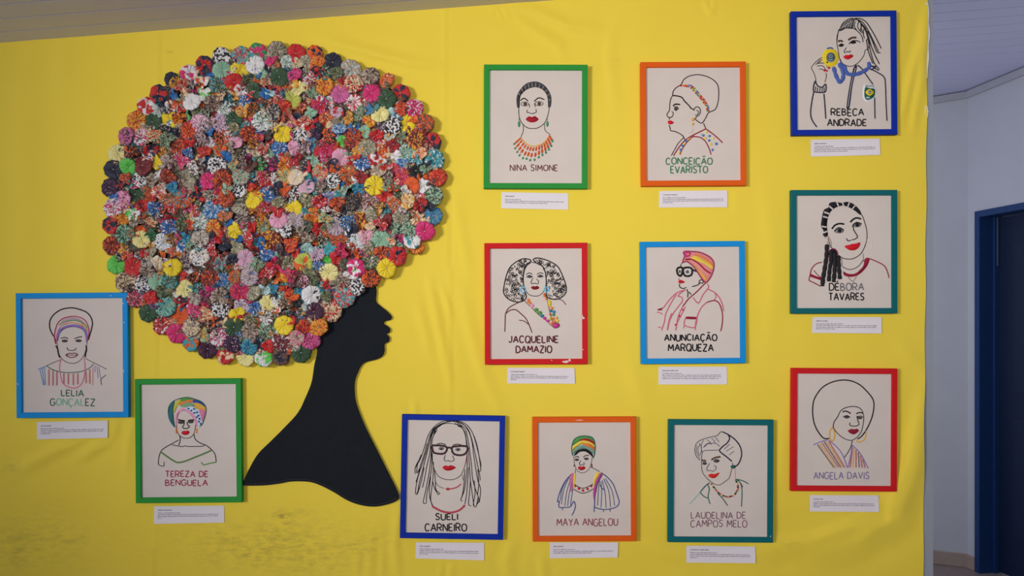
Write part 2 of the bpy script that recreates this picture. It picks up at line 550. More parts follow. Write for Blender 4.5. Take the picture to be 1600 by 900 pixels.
ART['colour_turban'] = dict(org=(195, 580), box=((210, 592.5), (377, 591.5), (377.5, 784.5), (212.3, 787)), col='green', art='''
@stitched_turban
F t2 233,220 245,185 270,160 264,200 266,260 272,305 250,282 236,252
F yg 262,215 272,170 300,150 332,145 312,166 286,186 270,225
F green 300,150 340,142 372,150 342,162 310,168
F o 288,175 330,158 377,152 362,168 320,180 294,184
F b 372,152 410,163 436,190 400,187 368,172
F gold 368,172 402,172 437,195 437,216 400,206 374,192
F sage 298,190 340,167 372,176 382,190 350,197
F p 403,206 438,217 432,250 420,272 411,240
F wh 322,202 360,188 396,210 413,240 419,280 402,300 390,256 370,228 345,212
F p2 276,302 270,262 276,230 296,206 320,200 350,212 380,240 393,275 391,300 378,265 358,236 325,212 300,217 286,242
E b 345,202 7 5
E b 361,212 7 5
E b 376,204 7 5
E b 377,225 7 5
E b 391,222 7 5
E b 399,240 7 5
E b 391,248 6 5
E b 405,257 6 6
E b 402,272 6 6
E b 411,284 5 6
S t 1.2 235,225 240,190 262,163 300,147 340,141 375,150 412,163 436,188 440,216 432,252 420,285 405,300
@stitched_face
S k 1.1 280,290 282,320 290,340 305,355 330,363 355,358 372,340 380,318 384,290
S k 2.2 287,262 305,266 325,268
S k 2.2 342,268 360,264 378,263
E gdark 304,276 17 9
E gdark 356,273 17 9
S k 1.4 322,270 320,290 312,300 318,308 330,310 344,306 350,298 340,290 337,275
F r 305,332 320,321 330,324 340,320 352,330 345,341 330,345 315,343
@stitched_earring
S o 2.4 278,305 279,337
@stitched_earring
S o 2.4 391,310 388,337
@stitched_body
S k 1.4 296,345 300,370 292,402
S k 1.4 375,340 380,365 402,385 440,400
S k 1.4 292,372 250,395 215,415 195,435 184,470 182,506
S k 1.4 440,400 470,425 488,450 495,492
S k 1.2 255,398 280,403 310,408 325,404 345,407 385,407 415,406 435,401
S k 1.2 182,507 210,513 212,488
@stitched_dress
S olive 2.6 192,435 220,455 260,482 290,494 330,485 380,465 430,445 468,428
S green 1.8 413,491 428,506 460,498 495,492
@stitched_lettering
T mr 1.7 220 450 540 572 TEREZA DE
T mr 1.7 220 448 588 619 BENGUELA
''')
ART['long_locs'] = dict(org=(605, 635), box=((628.7, 647.7), (789.3, 650), (786, 843.6), (624, 841.3)), col='blue', art='''
@stitched_hair
S k 1.3 345,78 300,82 260,105 225,150 205,210 185,270 165,310 150,335
S k 1.3 350,80 290,95 250,125 228,170 212,240 190,310 170,370 158,420 153,470 162,474 175,440
S k 1.3 330,82 270,110 240,150 225,210 205,290 190,350 172,420 165,472
S k 1.3 300,95 255,130 238,175 230,250 215,320 200,400 190,440
S k 1.3 262,130 245,175 240,215 235,280 228,350 215,420 205,470 195,520 210,524
S k 1.3 240,240 240,330 225,420 215,470 211,525
S k 1.3 250,300 248,380 240,450 235,500 245,542
S k 1.3 255,340 260,400 264,450 284,470 275,478
S k 1.3 245,400 255,440 275,478
S k 1.3 200,330 180,420 160,472
S k 1.3 235,380 228,450 232,500 250,545
S k 1.3 185,260 165,310 160,360 178,330
S k 1.3 172,290 152,330 152,365
S k 1.3 215,200 200,260 180,320 168,370 155,410
S k 1.3 243,130 262,112 268,128 248,160
S k 1.3 345,78 390,80 430,100 460,140 480,200 495,260 506,310 505,340
S k 1.3 350,80 400,92 435,120 455,170 470,230 485,300 500,370 503,400
S k 1.3 370,80 410,95 440,135 458,190 466,250 478,330 490,400 505,450 498,520
S k 1.3 380,90 420,120 435,170 445,230 455,310 462,390 478,450 495,500 488,528
S k 1.3 395,100 420,140 428,180 440,250 445,330 450,400 458,460 470,542
S k 1.3 432,250 432,330 425,400 415,460 398,505 408,512
S k 1.3 440,330 435,400 430,470 420,528
S k 1.3 450,400 445,470 440,530 455,537
S k 1.3 420,340 415,420 408,470 400,500
S k 1.3 470,400 475,470 466,530 480,542 492,490
S k 1.3 490,340 495,420 488,480
S k 1.3 470,160 488,220 500,290 506,345 496,352
S k 1.3 365,92 385,100 400,112 380,105
@stitched_face
S k 1.0 250,150 270,112 300,96 340,92 380,100 410,125 425,170 428,215
S k 1.0 244,250 246,300 255,340 275,375 305,392 335,397 365,393 395,375 412,345 425,300 432,255
S r2 1.0 240,215 240,290
S r2 1.0 432,230 430,310
E gmid 292,228 15 9
E gdark 292,229 7 7
E gmid 382,233 15 9
E gdark 382,234 7 7
S k 1.4 270,203 295,200 318,208
S k 1.4 356,209 380,204 405,211
S k 1.0 315,262 308,285 318,296 330,292 340,298 352,295 362,288 352,265
F r 298,329 315,319 330,323 345,318 371,330 350,344 330,348 312,344
S br 0.9 258,370 262,430
S br 0.9 408,370 410,400
@stitched_glasses
C db 3.2 243,214 265,211 300,213 322,222 318,245 300,256 265,254 249,245
C db 3.2 350,222 370,216 410,214 434,220 430,245 410,262 375,262 355,250
S db 3.0 321,228 335,222 350,228
S db 3.4 240,212 240,232
S db 3.4 436,220 435,240
@stitched_choker
S gmid 1.2 258,385 265,415 285,435 310,443
S r2 2.0 318,447 350,445 380,435 400,418
E r 328,447 12 7
@stitched_necklace
S r2 3.2 243,540 270,555 300,568 340,574 380,566 405,550 420,532
S d 1.0 250,548 300,572 345,576 390,566
@stitched_lettering
T k 2.0 262 382 580 614 SUELI
T k 2.0 205 430 635 674 CARNEIRO
''')
ART['striped_cap'] = dict(org=(810, 640), box=((832.2, 651.8), (993.4, 651.5), (995.4, 846), (832.5, 846.5)), col='orange', art='''
@stitched_hair
F k 298,250 318,222 350,208 378,214 398,235 405,258 386,242 360,226 330,229 310,246
@stitched_headwrap
F green 290,195 300,165 325,147 355,142 388,147 406,162 411,188 380,166 340,166 308,184
F r3 328,168 355,155 388,160 411,176 413,192 380,174
F y 287,212 310,182 345,166 385,172 412,190 412,206 375,186 340,186 305,208 290,226
F o 345,186 380,182 412,203 413,222 395,209 365,199
F sage2 290,248 303,210 340,192 375,198 411,222 411,242 370,213 330,216 305,232
S t 1.5 293,250 288,205 300,165 325,147 355,142 390,147 408,163 415,200 411,240 404,264
@stitched_face
S gdark 1.0 300,250 302,285 310,315 325,335 345,342 368,335 385,315 395,285 399,255
S k 1.4 304,258 318,254 330,259
S k 1.4 350,258 365,248 382,249
E gdark 316,271 12 7
E gdark 367,266 13 7
S k 1.1 338,275 329,292 336,301 345,298 355,296 353,284
F r 321,312 335,306 343,310 352,305 364,315 352,326 340,329 328,325
S gdark 1.0 308,320 308,345
S gdark 1.0 390,310 420,325 440,336
@stitched_earring
S d 2.0 303,296 300,308
@stitched_earring
S d 2.0 396,292 398,313
@stitched_dress
F p 278,352 302,344 298,380 294,442 281,446 276,400
F y 300,345 311,350 305,400 301,432 296,400
F m2 438,345 456,350 431,400 420,450 409,492 404,440 418,380
F y 420,340 440,345 420,382 408,422 403,400 411,365
S bl2 1.5 286,350 258,380 235,420 218,465 211,500 222,494 219,526 250,529 280,525 293,505 300,495 308,520 300,550 288,572
S bl2 1.1 275,365 246,430 232,512
S bl2 1.1 284,372 262,440 250,522
S bl2 1.1 290,395 275,450 266,520
S bl2 1.1 295,425 288,470 281,518
S bl2 1.1 265,372 236,430 226,490
S bl2 1.5 446,340 480,365 510,400 530,450 544,500 530,525 500,536 460,540 420,531 412,520 414,462 424,402 446,352
S bl2 1.1 440,372 432,440 428,520
S bl2 1.1 446,390 450,450 446,530
S bl2 1.1 452,382 468,450 474,532
S bl2 1.1 460,374 488,440 498,528
S bl2 1.1 470,372 506,440 520,520
S bl2 1.4 440,405 452,425 466,436
S bl2 1.4 410,520 409,555
S bl2 1.2 460,540 460,555
S bl2 1.2 494,536 496,552
S bl2 1.2 237,528 238,545
S db 1.2 300,402 325,418 350,425 380,415 404,401
S db 1.2 298,430 325,445 350,452 380,443 405,428
E r 308,412 6 7
E r 327,427 7 7
E r 349,437 7 7
E r 374,429 7 7
E r 394,413 6 7
@stitched_lettering
T mr2 1.5 208 537 590 628 MAYA ANGELOU
''')
ART['grey_waves'] = dict(org=(1025, 640), box=((1044.4, 655), (1209, 656.8), (1208, 848.3), (1044.6, 847.4)), col='teal', art='''
@stitched_hair
S nav2 1.2 240,275 220,255 210,225 215,190 230,172 255,160 290,150 330,140 350,120 365,125
S navy 2.1 360,120 395,138 430,165 455,200 463,240 455,275 440,300 422,308
S navy 2.1 390,138 398,155 385,180 360,200 343,220 355,235 385,258 410,280
S nav2 1.1 245,270 250,235 262,222 300,220 340,218
S nav2 1.0 232,180 246,205 240,245
S nav2 1.0 240,188 226,215 236,252
S nav2 1.0 257,165 244,195 249,232
S nav2 1.0 262,202 280,186 320,182 345,200
S nav2 1.0 275,162 290,175 300,192
S nav2 1.0 300,156 312,166 320,182
S nav2 1.0 318,150 332,162 340,178
S nav2 1.0 224,192 218,225 235,262
S nav2 1.0 368,215 400,186
S nav2 1.0 378,226 420,200
S nav2 1.0 394,246 422,224
S nav2 1.0 350,206 366,194
S nav2 1.0 255,205 275,185 300,180
@stitched_face
S gdark 1.1 248,265 246,300 252,340 270,365 290,385 315,402 340,408 365,395 395,370 405,340 412,310 414,285
S br2 2.4 245,278 258,274 271,279
S br2 2.6 298,273 320,260 349,255
E gdark 262,292 12 7
E gdark 327,279 15 8
S gdark 1.0 252,285 262,283 275,290
S gdark 1.0 308,280 325,268 345,276
S gdark 1.0 290,290 275,315 278,330 292,328 305,333 320,325 325,310 312,300
F r4 281,356 300,346 315,349 343,340 332,359 315,371 297,369
S pink2 1.0 425,320 428,345 428,375
@stitched_earring
O t 2.0 418,309 11 7
E t 419,310 6 5
@stitched_necklace
Q m,y,navy,green,m,o,navy 5 300,402 320,430 345,455 370,468 395,472 420,462 438,440 443,412 432,380
@stitched_collar
S t 1.8 290,395 265,415 240,445 236,450
S lg 1.4 240,445 205,485 182,510
S t 1.6 280,405 288,430 282,470 292,510
S t 1.6 238,448 260,470 285,480
S t 1.6 335,455 360,480 388,520
S t 1.6 430,375 455,395 465,440 462,525
S t 1.6 430,376 470,385 500,402
S db 1.2 455,392 470,420
@stitched_lettering
T plum 1.3 190 485 555 590 LAUDELINA DE
T plum 1.3 188 492 598 635 CAMPOS MELO
''')
ART['large_afro'] = dict(org=(1215, 560), box=((1238, 575.3), (1403, 575.9), (1401.3, 768.3), (1236.4, 767.7)), col='red', art='''
@stitched_hair
S k 2.0 280,433 250,432 225,405 205,370 193,330 189,280 195,230 215,190 245,155 290,130 340,118 390,120 440,140 480,175 512,215 521,250 515,300 500,345 480,385 455,420 430,437
S k 1.4 300,375 305,345 325,315 340,285 365,268 400,260 435,264 455,280 462,295
@stitched_face
S k 1.2 300,370 315,395 340,420 370,438 400,443 425,430 450,400 462,360 466,320 462,295
S k 2.0 350,290 370,285 396,298
S k 2.0 424,300 445,292 461,298
E gdark 373,318 14 7
S k 1.2 352,316 375,309 393,319
E gdark 444,322 14 7
S k 1.2 428,318 445,311 463,318
S k 1.3 427,310 435,342 440,357 425,365 410,366 396,364 388,355 393,347
F wine 379,392 400,381 415,384 430,380 441,388 430,402 412,411 395,406
S k 1.2 403,445 395,480 375,515 360,535
@stitched_earring
O gold 2.2 294,412 14 35
@stitched_earring
S gold 2.0 474,388 477,415 464,442 442,452 424,444
@stitched_robe
S lilac 1.6 192,468 230,452 272,440
S lilac 1.6 275,442 310,470 345,510 365,555 378,592
S lilac 1.6 403,468 396,520 380,592
S lilac 1.6 404,470 440,505 465,545 490,595
Z br3 1.1 216,466 306,592 3 11
Z gold 1.1 228,462 318,592 3 11
Z r2 1.0 240,456 330,590 3 11
Z br3 1.1 252,450 342,590 3 11
Z gold 1.1 264,447 354,590 3 11
Z r2 1.0 277,449 364,590 3 11
Z r2 1.1 405,482 392,590 3 8
Z gold 1.1 414,488 406,590 3 8
Z r2 1.1 424,496 424,590 3 8
Z br3 1.1 436,508 442,590 3 7
Z r2 1.1 448,525 458,592 3 6
Z mr 1.0 460,545 474,592 3 5
@stitched_lettering
T lil2 1.5 195 495 616 652 ANGELA DAVIS
''')
ART['long_braids'] = dict(org=(1215, 285), box=((1236.7, 297), (1403, 296.3), (1402, 489.2), (1236.7, 490.4)), col='teal', art='''
@stitched_hair
F k 262,298 245,285 248,262 235,238 238,200 250,150 275,135 280,112 310,105 345,110 378,105 412,118 445,150 452,176 420,152 385,132 350,124 310,137 282,162 268,200 264,240 270,290
S linen 2.6 244,184 272,192
S linen 2.6 236,238 266,242
S linen 2.6 250,160 284,172
S linen 2.6 278,128 304,150
S linen 2.2 318,104 330,132
S linen 2.2 350,108 358,130
S linen 2.2 388,108 378,134
S linen 2.2 420,124 402,146
S linen 2.6 244,274 270,264
S k 6.6 266,335 264,395 256,455 246,515 241,562
S k 6.2 287,365 288,420 280,480 276,536
S k 6.6 306,380 309,440 306,500 302,540
S k 6.2 328,395 331,455 336,524
@stitched_face
S pbr 1.2 255,302 262,290 280,300 290,330 285,352 278,340 266,320
S k 1.3 272,300 285,340 310,375 345,405 380,415 415,410 450,385 470,350 482,310 483,270 475,230 460,185 450,170
S k 2.8 293,252 310,232 335,223 361,226
S k 2.8 392,216 410,199 430,192 452,198
E gmid 332,262 26 14
E k 334,261 11 11
S k 1.8 305,265 330,245 358,258
E gmid 428,230 24 13
E k 430,230 11 11
S k 1.8 402,240 425,217 454,225
S k 1.5 408,238 412,260 428,285 430,298 415,308 400,311
S k 1.5 372,302 378,315 396,314
F red2 361,345 390,337 405,332 420,331 448,325 440,351 420,366 395,368 375,359
S pbr 1.1 345,410 350,456
S pbr 1.1 462,385 465,430
@stitched_earring
E k 301,389 22 31
O mr 1.4 300,392 26 34
@stitched_earring
O pw 1.3 495,335 16 36
@stitched_necklace
S gdark 1.3 350,456 380,470 410,468 440,450 462,420
S pbr 1.2 355,480 380,510 405,535 425,510 445,470
@stitched_shirt
F wine 354,484 375,494 410,496 440,479 464,450 473,412 498,411 486,450 456,486 425,506 390,511 360,503
S wine 1.6 497,412 540,430 575,450 592,480 602,516
S wine 1.6 240,432 210,440 185,465 175,500 168,530
S wine 1.6 168,530 200,545 232,562
S wine 1.2 195,475 215,500 235,515
F wine 176,494 205,506 236,516 236,529 205,520 172,507
@stitched_lettering
T kkgggg 2.0 280 465 546 585 DÉBORA
T k 2.0 277 467 600 638 TAVARES
''')
ART['gold_medal'] = dict(org=(1215, 5), box=((1236.7, 17.4), (1401.3, 16), (1402.5, 209.2), (1237.5, 212)), col='blue', art='''
@stitched_hair
F gdark 333,150 345,115 370,90 400,79 416,85 411,110 406,137 370,137 350,147
S linen 0.8 350,130 375,90
S linen 0.8 362,136 388,86
S linen 0.8 376,136 398,86
S linen 0.8 390,136 406,90
S linen 0.8 340,138 400,100
S k 1.5 415,82 450,85 480,105 510,150 535,195 560,246
S k 1.5 420,85 460,105 490,150 515,200 545,262
S k 1.5 430,90 470,130 490,180 512,250 550,330
S k 1.5 470,130 485,180 497,240 520,320 550,358
S k 1.5 480,200 490,260 515,328
S k 1.5 440,95 475,150 500,220 535,302
S k 1.5 485,150 510,200 535,262 556,268
S k 1.3 420,98 414,125 430,150
S k 1.3 440,95 432,125 445,150 457,162
S k 1.3 455,110 452,140 466,166
S k 1.3 465,140 462,165 470,192
S k 1.3 405,90 440,92 450,120 448,150
S k 1.5 333,140 325,165 320,205
S k 1.3 335,150 365,136 405,136 430,150 455,180 462,212
@stitched_face
S k 1.2 322,170 320,210 328,260 335,300 350,325 380,340 410,338 440,318 465,285 475,250
S k 1.2 476,202 490,194 496,215 489,245 478,251
E k 486,251 5 5
S br2 2.8 325,209 338,203 353,208
S br2 3.0 381,201 400,188 426,186
E k 343,229 13 7
S k 1.2 327,231 345,220 359,228
E k 408,212 17 8
S k 1.4 384,222 405,204 430,204 447,213
S k 1.2 372,240 360,258 362,268 378,262 390,266 392,255
F red2 355,290 370,280 383,281 395,276 411,285 395,299 380,305 365,301
@stitched_ribbon
S rib 6.2 302,345 315,390 335,425 352,410 353,370 336,332 360,345 375,378 405,387 440,380 470,366 494,345 492,318
S rib 3.0 266,248 285,242 301,248
@stitched_medal
E gold2 285,294 46 53
E slate 287,294 25 28
S pale 1.0 274,306 300,306
O pale 0.9 287,287 8 8
S pale 0.9 272,316 302,316
@stitched_hand
S br 1.2 235,295 215,310 195,330 183,350 195,375 205,405 207,432
S br 1.2 235,295 260,300 272,322
S br 1.2 240,302 228,318 215,326
S br 1.2 215,326 250,325 270,346
S br 1.2 212,340 245,340 262,366
S br 1.2 225,355 250,360
S br 1.2 260,375 264,395 255,428
S br 1.2 205,335 230,305
E r 268,320 5 5
E r 277,350 7 6
E r 253,364 6 6
E r 266,366 6 5
@stitched_jacket
F navy 412,345 430,340 406,440 388,566 372,566 390,440
S linen 0.9 420,350 398,440 380,560
S navy 2.0 203,420 195,445 195,476 225,483 256,480 262,458 258,438 240,455 215,446 203,420
S navy 1.5 205,450 203,475
S navy 1.5 216,455 214,479
S navy 1.5 229,458 227,481
S navy 1.5 241,458 240,481
S navy 1.5 251,455 251,478
S navy 2.0 195,480 185,530 178,590 185,630 212,671
S navy 2.0 250,490 255,550 260,626
S navy 1.8 335,300 345,325 352,345
S navy 1.8 430,335 450,350 480,390 515,440
S navy 1.8 500,355 540,375 576,402 583,450 586,540 591,637
S navy 1.8 505,338 530,355 548,364
S navy 1.8 500,362 530,345 500,340
S navy 1.8 524,510 526,626
@badge
F white 466,440 500,444 533,452 529,511 485,534 461,510
F dgreen 472,456 500,460 526,465 522,506 486,526 468,506
F gold2 474,483 496,464 521,483 497,502
E slate 497,482 10 9
S white 1.0 488,480 506,485
E pale 489,511 12 6
T dgreen 0.7 474 524 445 455 BRASIL
@stitched_lettering
T k 2.0 290 465 572 608 REBECA
T k 2.0 270 480 628 664 ANDRADE
''')
ART['fringe_collar'] = dict(org=(735, 90), box=((756, 100.7), (919, 100.7), (917, 294.5), (756, 294.5)), col='green', art='''
@stitched_hair
F slate2 253,272 249,220 264,180 295,145 330,131 365,131 400,149 425,180 439,220 435,268 424,272 420,220 405,186 380,166 345,159 305,171 281,191 266,215 262,272
S linen 0.6 270,205 257,190
S linen 0.6 285,185 275,165
S linen 0.6 300,173 295,152
S linen 0.6 318,166 313,142
S linen 0.6 335,160 333,136
S linen 0.6 352,160 354,136
S linen 0.6 370,164 376,142
S linen 0.6 388,171 398,154
S linen 0.6 404,185 418,172
S linen 0.6 415,205 430,198
S linen 0.6 420,230 436,228
@stitched_face
S k 1.2 262,265 262,300 268,335 285,362 310,380 340,384 370,378 400,355 415,325 425,285 425,265
S k 1.8 271,233 290,220 313,236
S k 1.8 344,238 370,218 401,228
O gdark 1.0 294,251 20 11
E br2 296,251 10 9
O gdark 1.0 371,249 22 11
E br2 372,249 10 9
S k 1.1 318,250 320,270
S k 1.1 345,248 352,268
S k 1.1 308,282 306,297 320,298 332,304 345,300 357,294 353,278
F red3 299,333 318,317 332,323 348,316 369,333 352,348 333,351 315,347
S gdark 1.0 285,365 285,400 272,432
S gdark 1.0 400,355 405,395 432,416
@stitched_earring
E sgreen 263,360 7 17
S sgreen 1.0 262,328 262,345
@stitched_earring
E sgreen 416,359 7 16
S sgreen 1.0 415,328 416,342
@stitched_necklace
S gold 1.8 272,432 295,460 330,478 365,475 400,458 430,418
N o2 sgreen
@stitched_lettering
T mr3 1.5 215 472 580 612 NINA SIMONE
''')
ART['profile_headband'] = dict(org=(980, 80), box=((1001.7, 97.3), (1166.3, 95.3), (1165.5, 289), (1001.7, 291.5)), col='orange', art='''
@stitched_hair
S db 1.6 245,240 250,215 268,195 292,180 305,155 335,135 380,127 425,135 465,155 490,185 495,230 490,280 475,315 440,333 425,360 405,388 385,382 372,370
S k 2.0 245,240 270,242 295,250 310,270 330,290 345,308 358,315
@stitched_headband
Q r,o,red2,gold,lilac,bl,r,green,y,bl,lilac,y,red2,o 5.5 290,186 320,186 345,187 365,205 385,228 402,250 418,268 430,290 438,310 437,328
Q o,red2,lilac,y,mr,gold,bl,y,r,green,bl 4.6 310,189 340,196 355,210 372,228 388,244 402,264 416,282 427,300 433,325
@stitched_face
S db 1.5 245,240 235,260 230,290 228,320 215,340 220,355 238,358 249,345
S db 1.5 228,358 228,372
F red2 219,379 235,375 253,387 235,397 222,393
S db 1.5 225,400 232,415 235,430 260,435 290,450 305,465 310,480
S k 2.2 247,298 260,287 286,289
E gdark 263,313 10 10
S k 1.2 252,305 268,300 278,315
S db 1.2 240,325 249,335 245,352
S db 1.5 358,322 370,303 388,305 396,325 388,345 374,355 366,372
S db 1.2 372,320 385,325 378,345 366,345
S db 1.4 412,390 425,420
@stitched_earring
E gold 355,370 10 9
E gold 355,394 7 8
S pw 1.8 345,410 353,424 342,440 322,441
@stitched_garment
S wine 1.9 425,420 460,445 490,470 516,496
S wine 1.9 425,420 385,440 345,460 310,485 280,520 250,566
S wine 1.7 345,462 390,465 420,485 440,520 454,560
S wine 1.7 355,462 325,490 300,525 285,560
S db 1.4 305,467 275,500 255,535 238,566
E y 332,474 8 6
E bl 320,487 8 7
E y 310,500 7 6
E bl 300,512 8 7
E bl 290,533 8 7
E y 281,548 7 6
E r2 352,460 12 6
E bl 412,456 7 7
E bl 445,459 7 7
E bl 443,483 7 7
E bl 482,501 8 8
E bl 461,534 6 8
E y 430,438 7 6
E y 422,472 7 7
E y 452,503 7 7
E y 466,471 6 6
E pw 398,450 7 6
@stitched_lettering
T sgreen2 1.9 210 460 577 613 CONCEIÇÃO
T sgreen2 1.9 235 435 622 659 EVARISTO
''')
ART['curly_hair'] = dict(org=(735, 365), box=((757, 380), (917.6, 378.9), (918.7, 569), (757.5, 569.8)), col='red', art='''
@stitched_hair
R k 1.0 120 3 325,148 305,165 290,200 285,250 290,300 300,345 275,363 240,365 205,350 184,320 186,280 196,230 216,185 250,155 290,140
R k 1.0 120 4 345,142 390,142 430,155 470,180 495,225 513,280 512,320 480,348 440,350 415,338 412,300 410,250 405,210 385,178 355,158
C k 1.8 328,146 300,172 290,205 285,250 291,300 302,345 278,367 240,368 203,352 180,320 183,280 194,230 214,183 250,152 290,136
C k 1.8 340,140 360,132 392,137 432,152 472,178 497,225 516,280 515,322 480,352 440,354 414,340 412,300 410,250 405,210 388,175 355,158
@stitched_face
S k 1.1 330,155 305,175 290,210 287,260 295,300 315,328 345,338 375,333 400,305 410,265 408,220 395,185 365,162 330,155
S k 1.3 300,223 318,213 336,221
S k 1.3 359,221 378,212 396,218
E gdark 320,233 15 7
E gdark 378,231 15 7
S gdark 1.0 302,236 320,225 338,237
S gdark 1.0 360,235 378,223 396,234
S k 1.1 338,240 328,262 332,272 348,268 362,272 370,262 358,245
F wine2 326,292 340,283 350,286 360,282 374,293 360,302 348,304 336,301
@stitched_earring
O bl3 2.2 285,303 13 15
@stitched_earring
O bl3 2.2 412,302 13 13
@stitched_body
S d2 1.7 270,368 235,385 205,405 190,435 188,480 186,532
S d2 1.7 192,432 215,415 245,412 275,435 300,460 318,495 333,536
S d2 1.4 262,468 290,473 314,492
S d2 1.3 455,352 490,358 505,370 517,385
S d2 1.1 288,360 330,400 370,440 410,470 440,500
@stitched_necklace
E o 314,364 9 13
E p2 334,390 12 12
E o 324,376 7 8
E green 356,412 13 10
E green 374,428 15 10
E t3 388,444 12 8
E m2 402,458 10 9
E m2 419,472 11 8
E yg 432,462 9 9
E o 441,487 9 10
E o 400,332 8 12
E o 410,350 7 9
E y 427,378 12 21
E o 441,404 9 8
E t3 436,418 8 8
E bl 452,424 9 10
E green 450,440 9 8
E o 432,438 8 8
E o 446,460 10 8
E gold 466,456 8 9
E y 470,472 9 9
E o 455,478 9 10
E m2 463,496 18 14
C d2 0.9 445,490 462,482 480,490 478,504 462,511 447,506
S d2 0.8 397,322 414,350 420,385 428,420 436,450 448,482
@stitched_lettering
T d3 2.1 208 475 554 590 JACQUELINE
T d3 2.1 247 440 608 644 DAMAZIO
''')
ART['pink_headscarf'] = dict(org=(980, 365), box=((1000.2, 378), (1164.3, 376), (1165.5, 567.8), (1002.2, 568.7)), col='sky', art='''
@stitched_headscarf
F pk3 300,155 318,122 345,104 385,102 420,113 450,131 465,155 466,190 455,225 440,250 425,262 405,245 385,215 365,185 345,165 320,150
F y 340,132 370,120 410,140 445,160 466,182 456,192 420,166 380,151 345,146
F gold 345,162 370,176 402,210 431,240 426,256 400,226 375,191
S wine 2.4 312,140 350,140 390,165 420,195 452,216
S o 2.4 362,114 400,125 440,150 461,172
F m2 303,104 325,96 347,104 336,125 312,128
E o 330,112 9 6
S mr 2.2 298,158 305,135 312,118 303,105 312,96 345,97 385,100 420,112 450,130 467,155 467,190 456,225 441,250 425,264 405,246 385,216 365,186 345,166 320,151 298,158
@stitched_glasses
C k 3.2 270,190 295,183 299,200 292,225 275,222
C k 3.2 305,188 340,184 352,200 345,225 320,230 305,218
S k 2.8 350,194 380,206
S k 2.6 298,196 305,194
@stitched_face
S k 1.2 298,156 290,170 284,184
E slate 325,207 9 9
E gdark 284,205 5 8
S k 1.4 278,230 290,232 299,222
S k 1.4 278,243 280,250
F r 275,258 285,249 313,262 295,269 280,269
S k 1.5 282,272 285,290 305,297 320,290
S k 1.5 350,287 380,278 400,262
S k 1.4 388,270 390,255 402,250 412,262 400,271
S k 1.5 322,300 328,322 326,346
S k 1.5 332,315 346,330
@stitched_shirt
S pk 1.8 315,303 285,325 275,338 295,345 298,365 280,390 250,430 230,470 218,523
S wine 1.9 425,265 400,290 370,320 330,355 300,395
S pk 1.8 300,395 275,450 262,525
S pk 1.8 430,270 440,290 410,330 385,375 355,345
S pk 1.8 435,300 475,320 500,350 515,385 522,420
S pk 1.5 470,315 480,340 468,362
S pk 1.8 315,303 270,320 240,345 215,375 195,402
S wine 1.8 195,402 165,412 190,412
S pk 1.5 160,425 178,428 192,436
S pk 1.8 265,330 240,370 210,430 200,480 185,525
S wine 1.9 430,372 470,362 495,375 510,410 516,450 512,500 505,528
S pk 1.8 430,372 405,395 385,430 370,480 368,522
S pk 1.4 165,505 185,508
S pk 1.8 240,430 226,470 216,523
S pk 1.8 315,395 292,440 272,480 262,525
E r 303,413 7 6
E r 283,446 7 6
E r 263,493 7 6
F wine 317,449 378,452 376,463 315,461
S pk 1.6 317,452 307,490 332,505 366,505 378,455
S pk 1.4 310,490 303,515
@stitched_lettering
T k 2.1 202 485 545 580 ANUNCIAÇÃO
T k 2.1 222 465 598 636 MARQUEZA
''')

THREAD = {
    'k': (30, 28, 32), 'g': (120, 116, 120), 'gdark': (78, 72, 74), 'gmid': (128, 124, 128), 'slate': (84, 92, 108), 'slate2': (66, 64, 70),
    'r': (196, 26, 42), 'r2': (186, 74, 88), 'r3': (166, 42, 44), 'r4': (214, 46, 36), 'red2': (206, 24, 40), 'red3': (164, 24, 40),
    'd': (120, 34, 48), 'd2': (108, 52, 56), 'd3': (98, 30, 46), 'wine': (148, 26, 52), 'wine2': (134, 18, 34),
    'p': (218, 122, 160), 'p2': (232, 158, 188), 'pk': (206, 98, 126), 'pk3': (222, 138, 138), 'pink2': (206, 150, 160), 'pw': (222, 208, 206),
    'm': (186, 48, 92), 'm2': (202, 66, 142), 'mr': (166, 58, 88), 'mr2': (146, 66, 86), 'mr3': (110, 52, 62), 'plum': (122, 74, 98),
    'b': (42, 84, 158), 'bl': (76, 128, 190), 'bl2': (70, 88, 144), 'bl3': (120, 192, 226), 'navy': (40, 40, 66), 'nav2': (74, 76, 96), 'rib': (76, 98, 172),
    't': (36, 100, 86), 't2': (52, 108, 112), 't3': (40, 130, 150), 'green': (88, 152, 76), 'sgreen': (72, 142, 98), 'sgreen2': (66, 128, 88), 'dgreen': (28, 88, 62),
    'sage': (128, 168, 130), 'sage2': (124, 162, 146), 'olive': (98, 134, 78), 'lg': (140, 190, 170), 'yg': (196, 190, 76),
    'y': (236, 206, 78), 'gold': (226, 172, 74), 'gold2': (232, 204, 46), 'o': (232, 130, 62), 'o2': (212, 92, 38),
    'lilac': (140, 120, 186), 'lil2': (132, 116, 160), 'mauve': (190, 164, 178),
    'br': (74, 52, 50), 'br2': (88, 58, 46), 'br3': (112, 78, 62), 'db': (66, 40, 48), 'pbr': (150, 118, 118),
    'white': (226, 226, 230), 'wh': (206, 222, 232), 'pale': (160, 190, 196), 'linen': (205, 197, 194), 'G': (128, 190, 166),
}
_TM = {}


